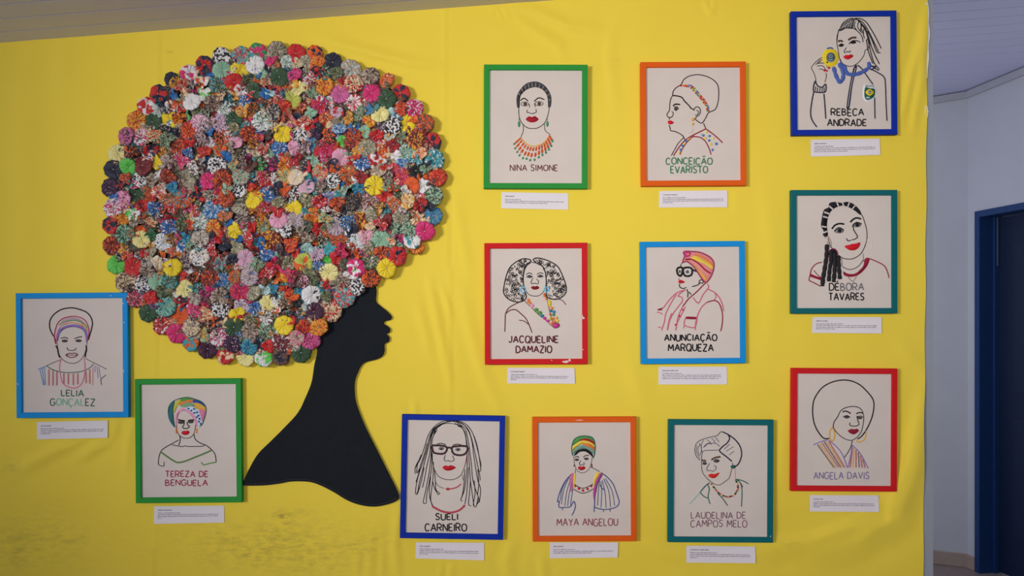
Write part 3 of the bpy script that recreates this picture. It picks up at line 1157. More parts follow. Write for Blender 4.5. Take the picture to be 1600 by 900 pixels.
def thread(c):
    if c in _TM:
        return _TM[c]
    m, nt, b = new_mat('thread_' + c, 0.7, 0.25)
    tc = N(nt, 'ShaderNodeTexCoord')
    wv = N(nt, 'ShaderNodeTexNoise')
    wv.inputs['Scale'].default_value = 420
    nt.links.new(tc.outputs['Object'], wv.inputs['Vector'])
    mx = N(nt, 'ShaderNodeMixRGB')
    cc = lin(THREAD[c])
    mx.inputs[1].default_value = (cc[0] * .78, cc[1] * .78, cc[2] * .78, 1)
    mx.inputs[2].default_value = (min(1, cc[0] * 1.15), min(1, cc[1] * 1.15), min(1, cc[2] * 1.15), 1)
    nt.links.new(wv.outputs['Fac'], mx.inputs[0])
    nt.links.new(mx.outputs[0], b.inputs['Base Color'])
    bp = N(nt, 'ShaderNodeBump')
    bp.inputs['Strength'].default_value = 0.35
    bp.inputs['Distance'].default_value = 0.0012
    nt.links.new(wv.outputs['Fac'], bp.inputs['Height'])
    nt.links.new(bp.outputs[0], b.inputs['Normal'])
    _TM[c] = m
    return m


# hand drawn capitals: strokes in a unit box, y downwards, with a relative width
_o = [(.5, 0), (.15, .12), (0, .5), (.15, .88), (.5, 1), (.85, .88), (1, .5), (.85, .12), (.5, 0)]
_c = [(.95, .18), (.7, .02), (.3, .04), (.05, .3), (.02, .65), (.22, .95), (.6, 1), (.95, .84)]
_a = [[(0, 1), (.5, 0), (1, 1)], [(.2, .64), (.8, .64)]]
GL = {
    'A': (.95, _a), 'Ã': (.95, _a + [[(.22, -.2), (.4, -.3), (.6, -.2), (.8, -.3)]]),
    'B': (.8, [[(0, 0), (0, 1)], [(0, 0), (.7, .06), (.8, .25), (.65, .44), (0, .48)], [(0, .48), (.8, .54), (1, .76), (.75, .97), (0, 1)]]),
    'C': (.85, [_c]), 'Ç': (.85, [_c, [(.5, 1), (.45, 1.15), (.6, 1.2), (.42, 1.32)]]),
    'D': (.85, [[(0, 0), (0, 1)], [(0, 0), (.6, .05), (.95, .3), (1, .55), (.8, .88), (0, 1)]]),
    'E': (.7, [[(1, .02), (0, 0), (0, 1), (1, .98)], [(0, .5), (.8, .5)]]),
    'É': (.7, [[(1, .02), (0, 0), (0, 1), (1, .98)], [(0, .5), (.8, .5)], [(.4, -.14), (.7, -.34)]]),
    'G': (.9, [_c + [(.97, .56), (.6, .56)]]),
    'I': (.12, [[(.5, 0), (.5, 1)]]),
    'J': (.6, [[(.95, 0), (.95, .75), (.7, .98), (.3, .98), (0, .78)]]),
    'L': (.65, [[(0, 0), (0, 1), (1, 1)]]),
    'M': (1.05, [[(0, 1), (.1, 0), (.5, .7), (.9, 0), (1, 1)]]),
    'N': (.85, [[(0, 1), (0, 0), (1, 1), (1, 0)]]),
    'O': (.95, [_o]), 'P': (.75, [[(0, 1), (0, 0), (.8, .05), (1, .28), (.8, .5), (0, .55)]]),
    'Q': (.95, [_o, [(.6, .7), (1.05, 1.08)]]),
    'R': (.8, [[(0, 1), (0, 0), (.8, .05), (.95, .26), (.75, .48), (0, .52)], [(.4, .52), (1, 1)]]),
    'S': (.75, [[(.95, .12), (.6, 0), (.2, .06), (.08, .26), (.3, .45), (.75, .56), (.95, .76), (.7, .98), (.3, 1), (0, .85)]]),
    'T': (.85, [[(0, 0), (1, 0)], [(.5, 0), (.5, 1)]]),
    'U': (.82, [[(0, 0), (.02, .7), (.2, .96), (.5, 1), (.8, .95), (.98, .7), (1, 0)]]),
    'V': (.9, [[(0, 0), (.5, 1), (1, 0)]]),
    'Y': (.85, [[(0, 0), (.5, .5), (1, 0)], [(.5, .5), (.5, 1)]]),
    'Z': (.8, [[(0, 0), (1, 0), (0, 1), (1, 1)]]),
    ' ': (.35, []),
}


def catmull(pts, closed=False, step=1.3):
    """smooth a polyline given in photo pixels; returns points about `step` pixels apart"""
    if len(pts) < 3 and not closed:
        out = []
        (x0, y0), (x1, y1) = pts[0], pts[-1]
        n = max(2, int(math.hypot(x1 - x0, y1 - y0) / step))
        return [(x0 + (x1 - x0) * i / n, y0 + (y1 - y0) * i / n) for i in range(n + 1)]
    P = list(pts)
    n = len(P)
    out = []
    rngs = range(n) if closed else range(n - 1)
    for i in rngs:
        p1, p2 = P[i % n], P[(i + 1) % n]
        p0 = P[(i - 1) % n] if (closed or i > 0) else p1
        p3 = P[(i + 2) % n] if (closed or i + 2 < n) else p2
        k = max(1, int(math.hypot(p2[0] - p1[0], p2[1] - p1[1]) / step))
        for j in range(k):
            t = j / k
            t2, t3 = t * t, t * t * t
            out.append(tuple(0.5 * (2 * p1[a] + (p2[a] - p0[a]) * t + (2 * p0[a] - 5 * p1[a] + 4 * p2[a] - p3[a]) * t2 + (3 * p1[a] - p0[a] - 3 * p2[a] + p3[a]) * t3) for a in (0, 1)))
    if not closed:
        out.append(P[-1])
    return out


class Stitch:
    """collects stitched lines and patches for one part; local frame: x right, y out of the linen (negative), z up"""

    def __init__(self, conv):
        self.v, self.f, self.fm, self.mats = [], [], [], []
        self.conv = conv
        self.layer = 0

    def mi(self, c):
        if c not in self.mats:
            self.mats.append(c)
        return self.mats.index(c)

    def line(self, pts, c, w, closed=False):
        """pts in photo pixels"""
        mi = self.mi(c)
        r0 = w * S * 0.5
        p = [self.conv(q) for q in pts]
        n = len(p)
        if n < 2:
            return
        base = len(self.v)
        arc = 0.0
        sl = max(0.006, r0 * 3.2)
        for i in range(n):
            a = p[(i - 1) % n] if (closed or i > 0) else p[i]
            b = p[(i + 1) % n] if (closed or i < n - 1) else p[i]
            dx, dz = b[0] - a[0], b[1] - a[1]
            L = math.hypot(dx, dz) or 1e-9
            nx, nz = -dz / L, dx / L
            if i:
                arc += math.hypot(p[i][0] - p[i - 1][0], p[i][1] - p[i - 1][1])
            k = 0.80 + 0.28 * abs(math.sin(math.pi * arc / sl))
            if not closed and i in (0, n - 1):
                k *= 0.6
            r = r0 * k
            off = 0.0003 + (0.0007 + 0.00004 * self.layer if self.layer else 0.0)
            for ang in (0, 45, 90, 135, 180):
                ca, sa = math.cos(math.radians(ang)), math.sin(math.radians(ang))
                self.v.append((p[i][0] + nx * r * ca, -off - r * 0.62 * sa, p[i][1] + nz * r * ca))
        for i in range(n if closed else n - 1):
            j = (i + 1) % n
            for k in range(4):
                self.f.append((base + 5 * i + k, base + 5 * i + k + 1, base + 5 * j + k + 1, base + 5 * j + k))
                self.fm.append(mi)

    def fill(self, pts, c):
        mi = self.mi(c)
        self.layer += 1
        p = [self.conv(q) for q in pts]
        h = 0.0011 + 0.00004 * self.layer
        base = len(self.v)
        n = len(p)
        cx = sum(q[0] for q in p) / n
        cz = sum(q[1] for q in p) / n
        for q in p:
            self.v.append((q[0], 0.0, q[1]))
        for q in p:
            self.v.append((q[0] + (cx - q[0]) * 0.04, -h, q[1] + (cz - q[1]) * 0.04))
        ar = sum(p[i][0] * p[(i + 1) % n][1] - p[(i + 1) % n][0] * p[i][1] for i in range(n))
        fc = tuple(range(base + n, base + 2 * n))
        self.f.append(fc if ar > 0 else fc[::-1])
        self.fm.append(mi)
        for i in range(n):
            j = (i + 1) % n
            q = (base + i, base + j, base + n + j, base + n + i)
            self.f.append(q if ar > 0 else q[::-1])
            self.fm.append(mi)

    def build(self, name, parent):
        o = mesh_obj(name, self.v, self.f, [thread(c) for c in self.mats], self.fm, parent, smooth=True)
        return o


def inside(x, y, poly):
    r = False
    n = len(poly)
    for i in range(n):
        x1, y1 = poly[i]
        x2, y2 = poly[i - 1]
        if (y1 > y) != (y2 > y) and x < (x2 - x1) * (y - y1) / (y2 - y1) + x1:
            r = not r
    return r


def oval(cx, cy, rx, ry, n=18):
    return [(cx + rx * math.cos(2 * math.pi * i / n), cy + ry * math.sin(2 * math.pi * i / n)) for i in range(n)]


def run_art(spec, conv, linen):
    ox, oy = spec['org']
    K = 900.0 / 260.0
    px = lambda q: (ox + q[0] / K, oy + q[1] / K)
    P = lambda s: [px(tuple(float(t) for t in a.split(','))) for a in s]
    st, nm = None, None
    rr = random.Random(ox * 7 + oy)
    for ln in spec['art'].strip().split('\n'):
        if ln.startswith('@'):
            if st:
                st.build(nm, linen)
            nm, st = ln[1:], Stitch(conv)
            continue
        t = ln.split()
        if t[0] == 'S':
            st.line(catmull(P(t[3:])), t[1], float(t[2]))
        elif t[0] == 'C':
            st.line(catmull(P(t[3:]), True), t[1], float(t[2]), True)
        elif t[0] == 'F':
            st.fill(catmull(P(t[2:]), True, 2.0), t[1])
        elif t[0] == 'E':
            c = px(tuple(float(a) for a in t[2].split(',')))
            st.fill(oval(c[0], c[1], float(t[3]) / K, float(t[4]) / K), t[1])
        elif t[0] == 'O':
            c = px(tuple(float(a) for a in t[3].split(',')))
            st.line(oval(c[0], c[1], float(t[4]) / K, float(t[5]) / K, 30), t[1], float(t[2]), True)
        elif t[0] == 'Z':
            (x0, y0), (x1, y1) = P(t[3:5])
            amp, n = float(t[5]) / K, int(t[6])
            dx, dy = x1 - x0, y1 - y0
            L = math.hypot(dx, dy)
            nx, ny = -dy / L, dx / L
            for sgn in (1, -1):
                pts = []
                for i in range(n * 4 + 1):
                    u = i / (n * 4)
                    a = amp * sgn * math.sin(math.pi * n * u)
                    pts.append((x0 + dx * u + nx * a, y0 + dy * u + ny * a))
                st.line(pts, t[1], float(t[2]) * 0.8)
        elif t[0] == 'R':
            poly = P(t[5:])
            r2 = random.Random(int(t[4]))
            xs, ys_ = [q[0] for q in poly], [q[1] for q in poly]
            cnt = 0
            while cnt < int(t[3]):
                x, y = r2.uniform(min(xs), max(xs)), r2.uniform(min(ys_), max(ys_))
                if not inside(x, y, poly):
                    continue
                cnt += 1
                r = r2.uniform(1.4, 2.6)
                a0 = r2.uniform(0, 6.28)
                pts = [(x + r * (1 - 0.04 * i) * math.cos(a0 + i * 0.55), y + r * (1 - 0.04 * i) * math.sin(a0 + i * 0.55)) for i in range(11)]
                st.line(pts, t[1], float(t[2]))
        elif t[0] == 'Q':
            cols = t[1].split(',')
            path = catmull(P(t[3:]), False, 0.4)
            r = float(t[2]) / K
            acc, last, k = 99.0, path[0], 0
            for q in path:
                acc += math.hypot(q[0] - last[0], q[1] - last[1])
                last = q
                if acc >= r * 1.9:
                    st.fill(oval(q[0] + rr.uniform(-.3, .3), q[1] + rr.uniform(-.3, .3), r * 1.1, r * 0.95, 10), cols[k % len(cols)])
                    k += 1
                    acc = 0.0
        elif t[0] == 'N':      # fringed collar: rows of long beads ending in a green drop
            starts = catmull(P('272,432 295,460 330,478 365,475 400,458 430,418'.split()), False, 0.5)
            tips = [P([s])[0] for s in '236,468 241,492 252,512 264,530 283,546 303,549 322,557 346,555 369,541 389,528 408,515 424,498 436,478 443,452'.split()]
            for i, tp in enumerate(tips):
                s0 = starts[int((i + 0.3) / len(tips) * (len(starts) - 1))]
                dx, dy = tp[0] - s0[0], tp[1] - s0[1]
                L = math.hypot(dx, dy)
                ang = math.atan2(dy, dx)

                def bead(u, ln, wd, col):
                    cx, cy = s0[0] + dx * u, s0[1] + dy * u
                    pts = []
                    for q in oval(0, 0, ln, wd, 12):
                        pts.append((cx + q[0] * math.cos(ang) - q[1] * math.sin(ang), cy + q[0] * math.sin(ang) + q[1] * math.cos(ang)))
                    st.fill(pts, col)
                bead(0.22, 3.6, 1.5, t[1])
                bead(0.62, 3.8, 1.7, t[1])
                bead(0.97, 2.2, 1.5, t[2])
        elif t[0] == 'T':
            cols = t[1]
            w = float(t[2])
            x0, x1, yt, yb = (float(a) for a in t[3:7])
            txt = ' '.join(t[7:])
            gap = 0.28
            tot = sum(GL[ch][0] for ch in txt) + gap * (len(txt) - 1)
            u = (x1 - x0) / tot
            x = x0
            for i, ch in enumerate(txt):
                if cols == 'tG':
                    c = 't' if ch in 'GEZ' else 'G'
                elif cols == 'kkgggg':
                    c = 'k' if i < 2 else 'g'
                else:
                    c = cols
                wd = GL[ch][0] * u
                jy = rr.uniform(-1.5, 1.5)
                js = rr.uniform(0.95, 1.03)
                for k, s in enumerate(GL[ch][1]):
                    pts = [px((x + a * wd, yt + jy + b_ * (yb - yt) * js)) for a, b_ in s]
                    curved = len(s) > 5
                    if curved:
                        st.line(catmull(pts, False, 0.9), c, w)
                    else:
                        for q0, q1 in zip(pts[:-1], pts[1:]):
                            st.line(catmull([q0, q1], False, 0.9), c, w)
                x += wd + gap * u
    if st:
        st.build(nm, linen)


PAINT = {
    'sky': mottled('frame_paint_sky_blue', (20, 140, 212), 0.6, 0.12, 0.06, 30),
    'green': mottled('frame_paint_green', (44, 142, 58), 0.6, 0.12, 0.06, 30),
    'blue': mottled('frame_paint_royal_blue', (14, 46, 156), 0.6, 0.12, 0.06, 30),
    'orange': mottled('frame_paint_orange', (222, 92, 22), 0.6, 0.12, 0.06, 30),
    'teal': mottled('frame_paint_teal', (14, 98, 104), 0.6, 0.12, 0.06, 30),
    'red': mottled('frame_paint_red', (202, 28, 34), 0.6, 0.12, 0.06, 30),
}
M_chip = mottled('bare_frame_chip', (226, 200, 196), 0.8, 0.2, 0.1, 60)

# linen: fine plain weave
m, nt, b = new_mat('linen', 0.9, 0.15)
tc = N(nt, 'ShaderNodeTexCoord')
w1 = N(nt, 'ShaderNodeTexWave', bands_direction='X')
w2 = N(nt, 'ShaderNodeTexWave', bands_direction='Z')
for w_ in (w1, w2):
    w_.inputs['Scale'].default_value = 190
    w_.inputs['Distortion'].default_value = 2.5
    w_.inputs['Detail'].default_value = 2
    nt.links.new(tc.outputs['Object'], w_.inputs['Vector'])
ad = N(nt, 'ShaderNodeMath', operation='ADD')
nt.links.new(w1.outputs['Fac'], ad.inputs[0])
nt.links.new(w2.outputs['Fac'], ad.inputs[1])
no = N(nt, 'ShaderNodeTexNoise')
no.inputs['Scale'].default_value = 9
no.inputs['Detail'].default_value = 6
nt.links.new(tc.outputs['Object'], no.inputs['Vector'])
mx = N(nt, 'ShaderNodeMixRGB')
mx.inputs[1].default_value = lin((207, 194, 186))
mx.inputs[2].default_value = lin((219, 207, 199))
nt.links.new(no.outputs['Fac'], mx.inputs[0])
mx2 = N(nt, 'ShaderNodeMixRGB', blend_type='MULTIPLY')
mx2.inputs[0].default_value = 0.10
nt.links.new(mx.outputs[0], mx2.inputs[1])
nt.links.new(ad.outputs[0], mx2.inputs[2])
nt.links.new(mx2.outputs[0], b.inputs['Base Color'])
bp = N(nt, 'ShaderNodeBump')
bp.inputs['Strength'].default_value = 0.2
bp.inputs['Distance'].default_value = 0.001
nt.links.new(ad.outputs[0], bp.inputs['Height'])
nt.links.new(bp.outputs[0], b.inputs['Normal'])
M_linen = m
M_back = mottled('frame_backing', (120, 96, 70), 0.85, 0.2, 0.1, 20)

FB, FD_ = 0.011, 0.017       # cloth-to-frame gap, frame depth
LABEL = {
    'striped_band': 'sky blue framed embroidery of woman wearing striped headband and pink necklace, leftmost on the wall',
    'colour_turban': 'green framed embroidery of woman in multicoloured turban and off-shoulder top',
    'long_locs': 'royal blue framed embroidery of woman with long black locs and dark glasses',
    'striped_cap': 'orange framed embroidery of woman in striped cap and blue puffed sleeves',
    'grey_waves': 'teal framed embroidery of woman with short wavy hair, green collar and bead necklace',
    'large_afro': 'red framed embroidery of woman with large outlined afro and gold hoop earrings',
    'long_braids': 'teal framed embroidery of smiling woman with black braids and red trimmed shirt',
    'gold_medal': 'royal blue framed embroidery of athlete holding a yellow medal on blue ribbon',
    'fringe_collar': 'green framed embroidery of woman with cropped hair and orange fringed bead collar',
    'profile_headband': 'orange framed embroidery of woman in profile with colourful patterned headband',
    'curly_hair': 'red framed embroidery of woman with big curly black hair and colourful stone necklace',
    'pink_headscarf': 'sky blue framed embroidery of person in pink and yellow headscarf and thick glasses',
}


def ring(bm, w, h, prof):
    """sweep a closed profile of (inset, y) round a rectangle with mitred corners"""
    rows = []
    for ins, y in prof:
        hw, hh = w / 2 - ins, h / 2 - ins
        rows.append([bm.verts.new((sx * hw, y, sz * hh)) for sx, sz in ((-1, -1), (1, -1), (1, 1), (-1, 1))])
    n = len(rows)
    for i in range(n):
        a, b_ = rows[i], rows[(i + 1) % n]
        for k in range(4):
            j = (k + 1) % 4
            bm.faces.new([a[k], a[j], b_[j], b_[k]])


FRAME_OBJ = {}
for key, spec in ART.items():
    tl, tr, br_, bl_ = spec['box']
    off = FB + FD_
    q = [W(p[0], p[1], off) for p in (tl, tr, br_, bl_)]
    cen = (q[0] + q[1] + q[2] + q[3]) / 4
    wid = ((q[1] - q[0]).length + (q[2] - q[3]).length) / 2
    hei = ((q[0] - q[3]).length + (q[1] - q[2]).length) / 2
    dv = (q[1] - q[0]) + (q[2] - q[3]) + Vector((0, 0, 0))
    up = (q[0] - q[3]) + (q[1] - q[2])
    rot = (math.atan2(dv.z, dv.x) + math.atan2(-up.x, up.z)) / 2
    th = empty('framed_embroidery', Vector((cen.x, -FB, cen.z)), (0, -rot, 0))
    tag(th, LABEL[key], 'framed embroidery', 'framed embroidered portraits on the yellow wall')
    FRAME_OBJ[key] = th
    fw = 8.4 * S
    bm = bmesh.new()
    e = 0.0014
    ring(bm, wid, hei, [(0, 0), (0, -FD_ + e), (e, -FD_), (fw - e, -FD_), (fw, -FD_ + e), (fw, -0.004), (fw - 0.006, -0.004), (fw - 0.006, 0)])
    bm_obj('frame_moulding', bm, PAINT[spec['col']], th)
    bm = bmesh.new()
    add_box(bm, (-wid / 2 + 0.008, -0.0035, -hei / 2 + 0.008), (wid / 2 - 0.008, -0.0005, hei / 2 - 0.008))
    bm_obj('backing_board', bm, M_back, th)
    # linen, stretched with a faint unevenness
    lw, lh = wid - 2 * fw + 0.004, hei - 2 * fw + 0.004
    LD = 0.0095
    nx_, nz_ = 26, 30
    vv, ff = [], []
    r3 = random.Random(hash(key) % 1000 if False else len(key) * 13)
    ph = [r3.uniform(0, 6) for _ in range(6)]
    for i in range(nz_ + 1):
        for j in range(nx_ + 1):
            x, z = lw * (j / nx_ - .5), lh * (i / nz_ - .5)
            env = math.sin(math.pi * i / nz_) * math.sin(math.pi * j / nx_)
            hgt = 0.00012 * env * (math.sin(21 * x + ph[0] + 9 * z) + math.sin(26 * z + ph[1]) + math.sin(40 * x - 17 * z + ph[2]))
            vv.append((x, hgt, z))
    for i in range(nz_):
        for j in range(nx_):
            a = i * (nx_ + 1) + j
            ff.append((a, a + 1, a + nx_ + 2, a + nx_ + 1))
    linen = mesh_obj('linen_panel', vv, ff, M_linen, parent=th, smooth=True)
    linen.location = (0, -LD, 0)
    loff = FB + LD
    cr, sr = math.cos(rot), math.sin(rot)

    def conv(p, loff=loff, cen=cen, cr=cr, sr=sr):
        v = W(p[0], p[1], loff)
        dx, dz = v.x - cen.x, v.z - cen.z
        return (dx * cr + dz * sr, -dx * sr + dz * cr)
    run_art(spec, conv, linen)
    # small chips in the paint
    chips = {'curly_hair': [(884, 565, 7, 2.2), (890, 563, 3, 2.4), (911, 497, 2.5, 2), (910, 494, 1, 3), (911, 546, 1.2, 1), (862, 563, 1.2, 1)],
             'striped_band': [(192.5, 474, 1.0, 1.6), (194, 504, 1, 1.2), (173, 462, 1.6, .9), (193, 580, .8, 2), (28, 600, .8, 2.5)],
             'striped_cap': [(905, 656.5, 8, 0.7)], 'grey_waves': [(1204, 838, 1, 1.2)]}.get(key)
    if chips:
        for cx, cy, rx, ry in chips:
            bm = bmesh.new()
            k = 9
            pts = []
            for i in range(k):
                a = 2 * math.pi * i / k
                f_ = r3.uniform(0.5, 1.1)
                v = W(cx + rx * f_ * math.cos(a), cy + ry * f_ * math.sin(a), off)
                dx, dz = v.x - cen.x, v.z - cen.z
                pts.append((dx * cr + dz * sr, -dx * sr + dz * cr))
            f1 = [bm.verts.new((p[0], -FD_ - 0.0002, p[1])) for p in pts]
            f0 = [bm.verts.new((p[0], -FD_ + 0.0002, p[1])) for p in pts]
            bm.faces.new(f1)
            for i in range(k):
                j = (i + 1) % k
                bm.faces.new([f0[i], f0[j], f1[j], f1[i]])
            o = bm_obj('paint_chip', bm, M_chip, th)
            o['label'] = 'pale chip in the frame paint'

# ------------------------------------------------------------------ caption cards
M_paper = mottled('caption_paper', (226, 219, 224), 0.85, 0.2, 0.02, 30)
M_ink = mottled('grey_print', (96, 90, 100), 0.8, 0.2, 0.05, 50)
M_ink2 = mottled('black_print', (38, 34, 42), 0.8, 0.2, 0.05, 50)
CAPS = {  # corners TL TR BR BL in photo pixels, heading, heading width, line widths
    'striped_band': ((57.8, 659.5), (168.5, 657), (168.3, 684), (57.8, 686.5), 'LELIA GONÇALEZ', 16, (37, 98, 98, 15), 'striped headband portrait at far left'),
    'colour_turban': ((241, 791), (350.3, 790), (350.3, 816.5), (240.5, 818.5), 'TEREZA DE BENGUELA', 22, (35, 95, 95, 5), 'green framed turban portrait'),
    'long_locs': ((650, 847.5), (756.5, 848), (756.5, 875.5), (649, 872.5), 'SUELI CARNEIRO', 17, (37, 93, 93, 14), 'portrait with long locs and glasses'),
    'striped_cap': ((859, 847.5), (966, 847.5), (965, 871), (858.5, 872.3), 'MAYA ANGELOU', 16, (34, 94, 60), 'orange framed striped cap portrait'),
    'grey_waves': ((1072, 852.5), (1180, 854), (1180.5, 880), (1072.5, 879), 'LAUDELINA DE CAMPOS MELO', 30, (42, 94, 94, 11), 'teal framed wavy hair portrait'),
    'large_afro': ((1265, 773.5), (1372.5, 774), (1373.5, 800), (1265, 799), 'ANGELA DAVIS', 15, (32, 95, 95, 10), 'red framed afro portrait'),
    'long_braids': ((1269.5, 495.5), (1377.5, 495.5), (1377.5, 521), (1268.5, 520), 'DÉBORA TAVARES', 18, (42, 95, 95, 30), 'teal framed braids portrait'),
    'gold_medal': ((1266.5, 218.5), (1374.5, 216.5), (1375.3, 242), (1266.7, 244.8), 'REBECA ANDRADE', 19, (31, 95, 95, 52), 'blue framed medal portrait'),
    'fringe_collar': ((783.5, 300.3), (887.7, 302), (887.7, 327.6), (783.2, 325.5), 'NINA SIMONE', 14, (25, 92, 66), 'green framed portrait with orange collar'),
    'profile_headband': ((1030, 298.5), (1136.5, 297.5), (1136.5, 323.8), (1029.5, 324.2), 'CONCEIÇÃO EVARISTO', 23, (36, 95, 95, 16), 'orange framed profile portrait'),
    'curly_hair': ((792.5, 574.5), (897.5, 575), (898.5, 599.5), (792.3, 599), 'JACQUELINE DAMAZIO', 22, (42, 90, 88, 9), 'red framed curly hair portrait'),
    'pink_headscarf': ((1028.8, 573), (1135.5, 572.7), (1136, 600.5), (1028.8, 600.8), 'ANUNCIAÇÃO MARQUEZA', 25, (31, 93, 93, 88), 'sky blue framed headscarf portrait'),
}


def text_tris(s):
    cu = bpy.data.curves.new('t', 'FONT')
    cu.body = s
    cu.resolution_u = 1
    cu.offset = 0.022
    ob = bpy.data.objects.new('t', cu)
    COL.objects.link(ob)
    dg = bpy.context.evaluated_depsgraph_get()
    me = bpy.data.meshes.new_from_object(ob.evaluated_get(dg))
    vs = [tuple(v.co) for v in me.vertices]
    fs = [tuple(p.vertices) for p in me.polygons]
    bpy.data.objects.remove(ob)
    bpy.data.curves.remove(cu)
    bpy.data.meshes.remove(me)
    return vs, fs


CO = 0.0085
for key, (tl, tr, br_, bl_, head, hw, lws, where) in CAPS.items():
    r4 = random.Random(len(head) * 31 + int(tl[0]))
    c = W((tl[0] + tr[0] + br_[0] + bl_[0]) / 4, (tl[1] + tr[1] + br_[1] + bl_[1]) / 4, CO)
    th = empty('caption_card', c)
    tag(th, 'small white printed caption card below the ' + where, 'caption card', 'printed caption cards below the portraits')
    ph = r4.uniform(0, 6)
    am = r4.uniform(0.0006, 0.0014)

    def card(u, v, lift=0.0, tl=tl, tr=tr, br_=br_, bl_=bl_, c=c, ph=ph, am=am):
        x = (tl[0] * (1 - u) + tr[0] * u) * (1 - v) + (bl_[0] * (1 - u) + br_[0] * u) * v
        y_ = (tl[1] * (1 - u) + tr[1] * u) * (1 - v) + (bl_[1] * (1 - u) + br_[1] * u) * v
        o_ = CO + am * math.sin(5.5 * u + ph) + 0.0012 * max(0, u - .93) / .07 * v
        p = W(x, y_, o_)
        return (p.x - c.x, p.y - c.y - lift, p.z - c.z)
    vv, ff = [], []
    nu, nv = 24, 5
    for s in (0, 1):
        for i in range(nv + 1):
            for j in range(nu + 1):
                vv.append(card(j / nu, i / nv, 0.0003 * s))
    n1 = (nu + 1) * (nv + 1)
    for i in range(nv):
        for j in range(nu):
            a = i * (nu + 1) + j
            ff.append((a, a + 1, a + nu + 2, a + nu + 1))
            ff.append((n1 + a, n1 + a + nu + 1, n1 + a + nu + 2, n1 + a + 1))
    edge = [j for j in range(nu + 1)] + [(nu + 1) * i + nu for i in range(1, nv + 1)] + [(nu + 1) * nv + j for j in range(nu - 1, -1, -1)] + [(nu + 1) * i for i in range(nv - 1, 0, -1)]
    for k in range(len(edge)):
        a, b_ = edge[k], edge[(k + 1) % len(edge)]
        ff.append((a, n1 + a, n1 + b_, b_))
    mesh_obj('paper', vv, ff, M_paper, parent=th)
    wpx = (tr[0] - tl[0] + br_[0] - bl_[0]) / 2
    hpx = (bl_[1] - tl[1] + br_[1] - tr[1]) / 2
    lm = 6.0
    # heading
    vs, fs = text_tris(head)
    xm = max(v[0] for v in vs)
    hv = []
    for v in vs:
        hv.append(card((lm + v[0] / xm * hw) / wpx, (7.0 - v[1] / 0.7 * 1.75) / hpx, 0.0005))
    mesh_obj('heading_print', hv, fs, M_ink2, parent=th)
    # body: lines of words, too small to read
    bv, bf = [], []
    y_ = 11.2 if len(lws) > 3 else 11.6
    for li, lw_ in enumerate(lws):
        x = lm
        while x < lm + lw_ - 1.0:
            wl = min(r4.choice((1.6, 2.6, 4.2, 5.4, 6.5, 7.8)), lm + lw_ - x)
            k = max(1, int(wl / 1.05))
            for i in range(k):
                u0, u1 = x + wl * i / k, x + wl * (i + 0.72) / k
                h0 = y_ - r4.choice((0.95, 0.95, 1.25))
                b0 = len(bv)
                bv += [card(u0 / wpx, h0 / hpx, 0.0005), card(u1 / wpx, h0 / hpx, 0.0005), card(u1 / wpx, y_ / hpx, 0.0005), card(u0 / wpx, y_ / hpx, 0.0005)]
                bf.append((b0, b0 + 3, b0 + 2, b0 + 1))
            x += wl + 0.75
        y_ += 2.65
    mesh_obj('body_print', bv, bf, M_ink, parent=th)
from mathutils.geometry import tessellate_polygon
# ------------------------------------------------------------------ black silhouette
SIL = [(488, 60), (490, 112), (505, 130), (530, 150), (545, 168), (540, 180), (522, 184), (518, 194), (530, 201), (540, 212), (537, 224), (527, 229),
       (537, 240), (535, 256), (520, 265), (520, 290), (511, 308), (490, 319), (455, 328), (438, 341), (426, 365), (415, 400), (417, 455), (430, 500),
       (455, 560), (490, 630), (525, 700), (560, 770), (571, 800), (566, 812), (540, 825), (490, 836), (440, 832), (390, 815), (340, 785), (290, 760),
       (250, 749), (190, 748), (150, 755), (90, 762), (20, 761), (24, 745), (45, 700), (75, 650), (120, 605), (170, 555), (215, 505), (240, 455),
       (262, 400), (272, 340), (282, 280), (270, 200), (280, 100), (340, 0), (440, -20)]
SIL = [(370 + x / 2.25, 420 + y / 2.25) for x, y in SIL]
M_black = mottled('black_felt', (25, 29, 35), 0.9, 0.15, 0.18, 35, 0.3, 500, 0.1)
M_hairback = mottled('dark_hair_backing', (48, 40, 42), 0.9, 0.1, 0.2, 40)
sil = empty('silhouette_portrait', W(500, 770, CL))
tag(sil, 'black fabric silhouette of a head in profile with long neck, below the round hair', 'silhouette')


def slab(name, pts, y0, y1, mat, parent, bevel=0.003, uneven=0.0, step=2.0):
    """padded fabric shape cut from an outline, standing y0..y1 metres off the wall"""
    bm = bmesh.new()
    pp = catmull(pts, True, step)
    n = len(pp)
    inner = []
    for i in range(n):
        a, b_ = pp[i - 1], pp[(i + 1) % n]
        dx, dy = b_[0] - a[0], b_[1] - a[1]
        L = math.hypot(dx, dy) or 1
        inner.append((-dy / L, dx / L))
    ar = sum(pp[i][0] * pp[(i + 1) % n][1] - pp[(i + 1) % n][0] * pp[i][1] for i in range(n))
    sg = 1 if ar > 0 else -1
    rows = []
    for off, ins in ((y0, 0), (y1 - bevel, 0), (y1 - bevel * 0.3, bevel * 0.4), (y1, bevel)):
        rows.append([bm.verts.new(W(p[0] + sg * nn[0] * ins / S, p[1] + sg * nn[1] * ins / S, off)) for p, nn in zip(pp, inner)])
    for r0, r1 in zip(rows[:-1], rows[1:]):
        for i in range(n):
            j = (i + 1) % n
            bm.faces.new([r0[i], r0[j], r1[j], r1[i]])
    top = rows[-1]
    for tri in tessellate_polygon([[Vector((v.co.x, v.co.z, 0)) for v in top]]):
        bm.faces.new([top[t] for t in tri])
    o = bm_obj(name, bm, mat)
    o.data.transform(Matrix.Translation(-parent.location))
    o.parent = parent
    return o


slab('head_and_neck', SIL, CL + 0.001, CL + 0.012, M_black, sil, 0.004)
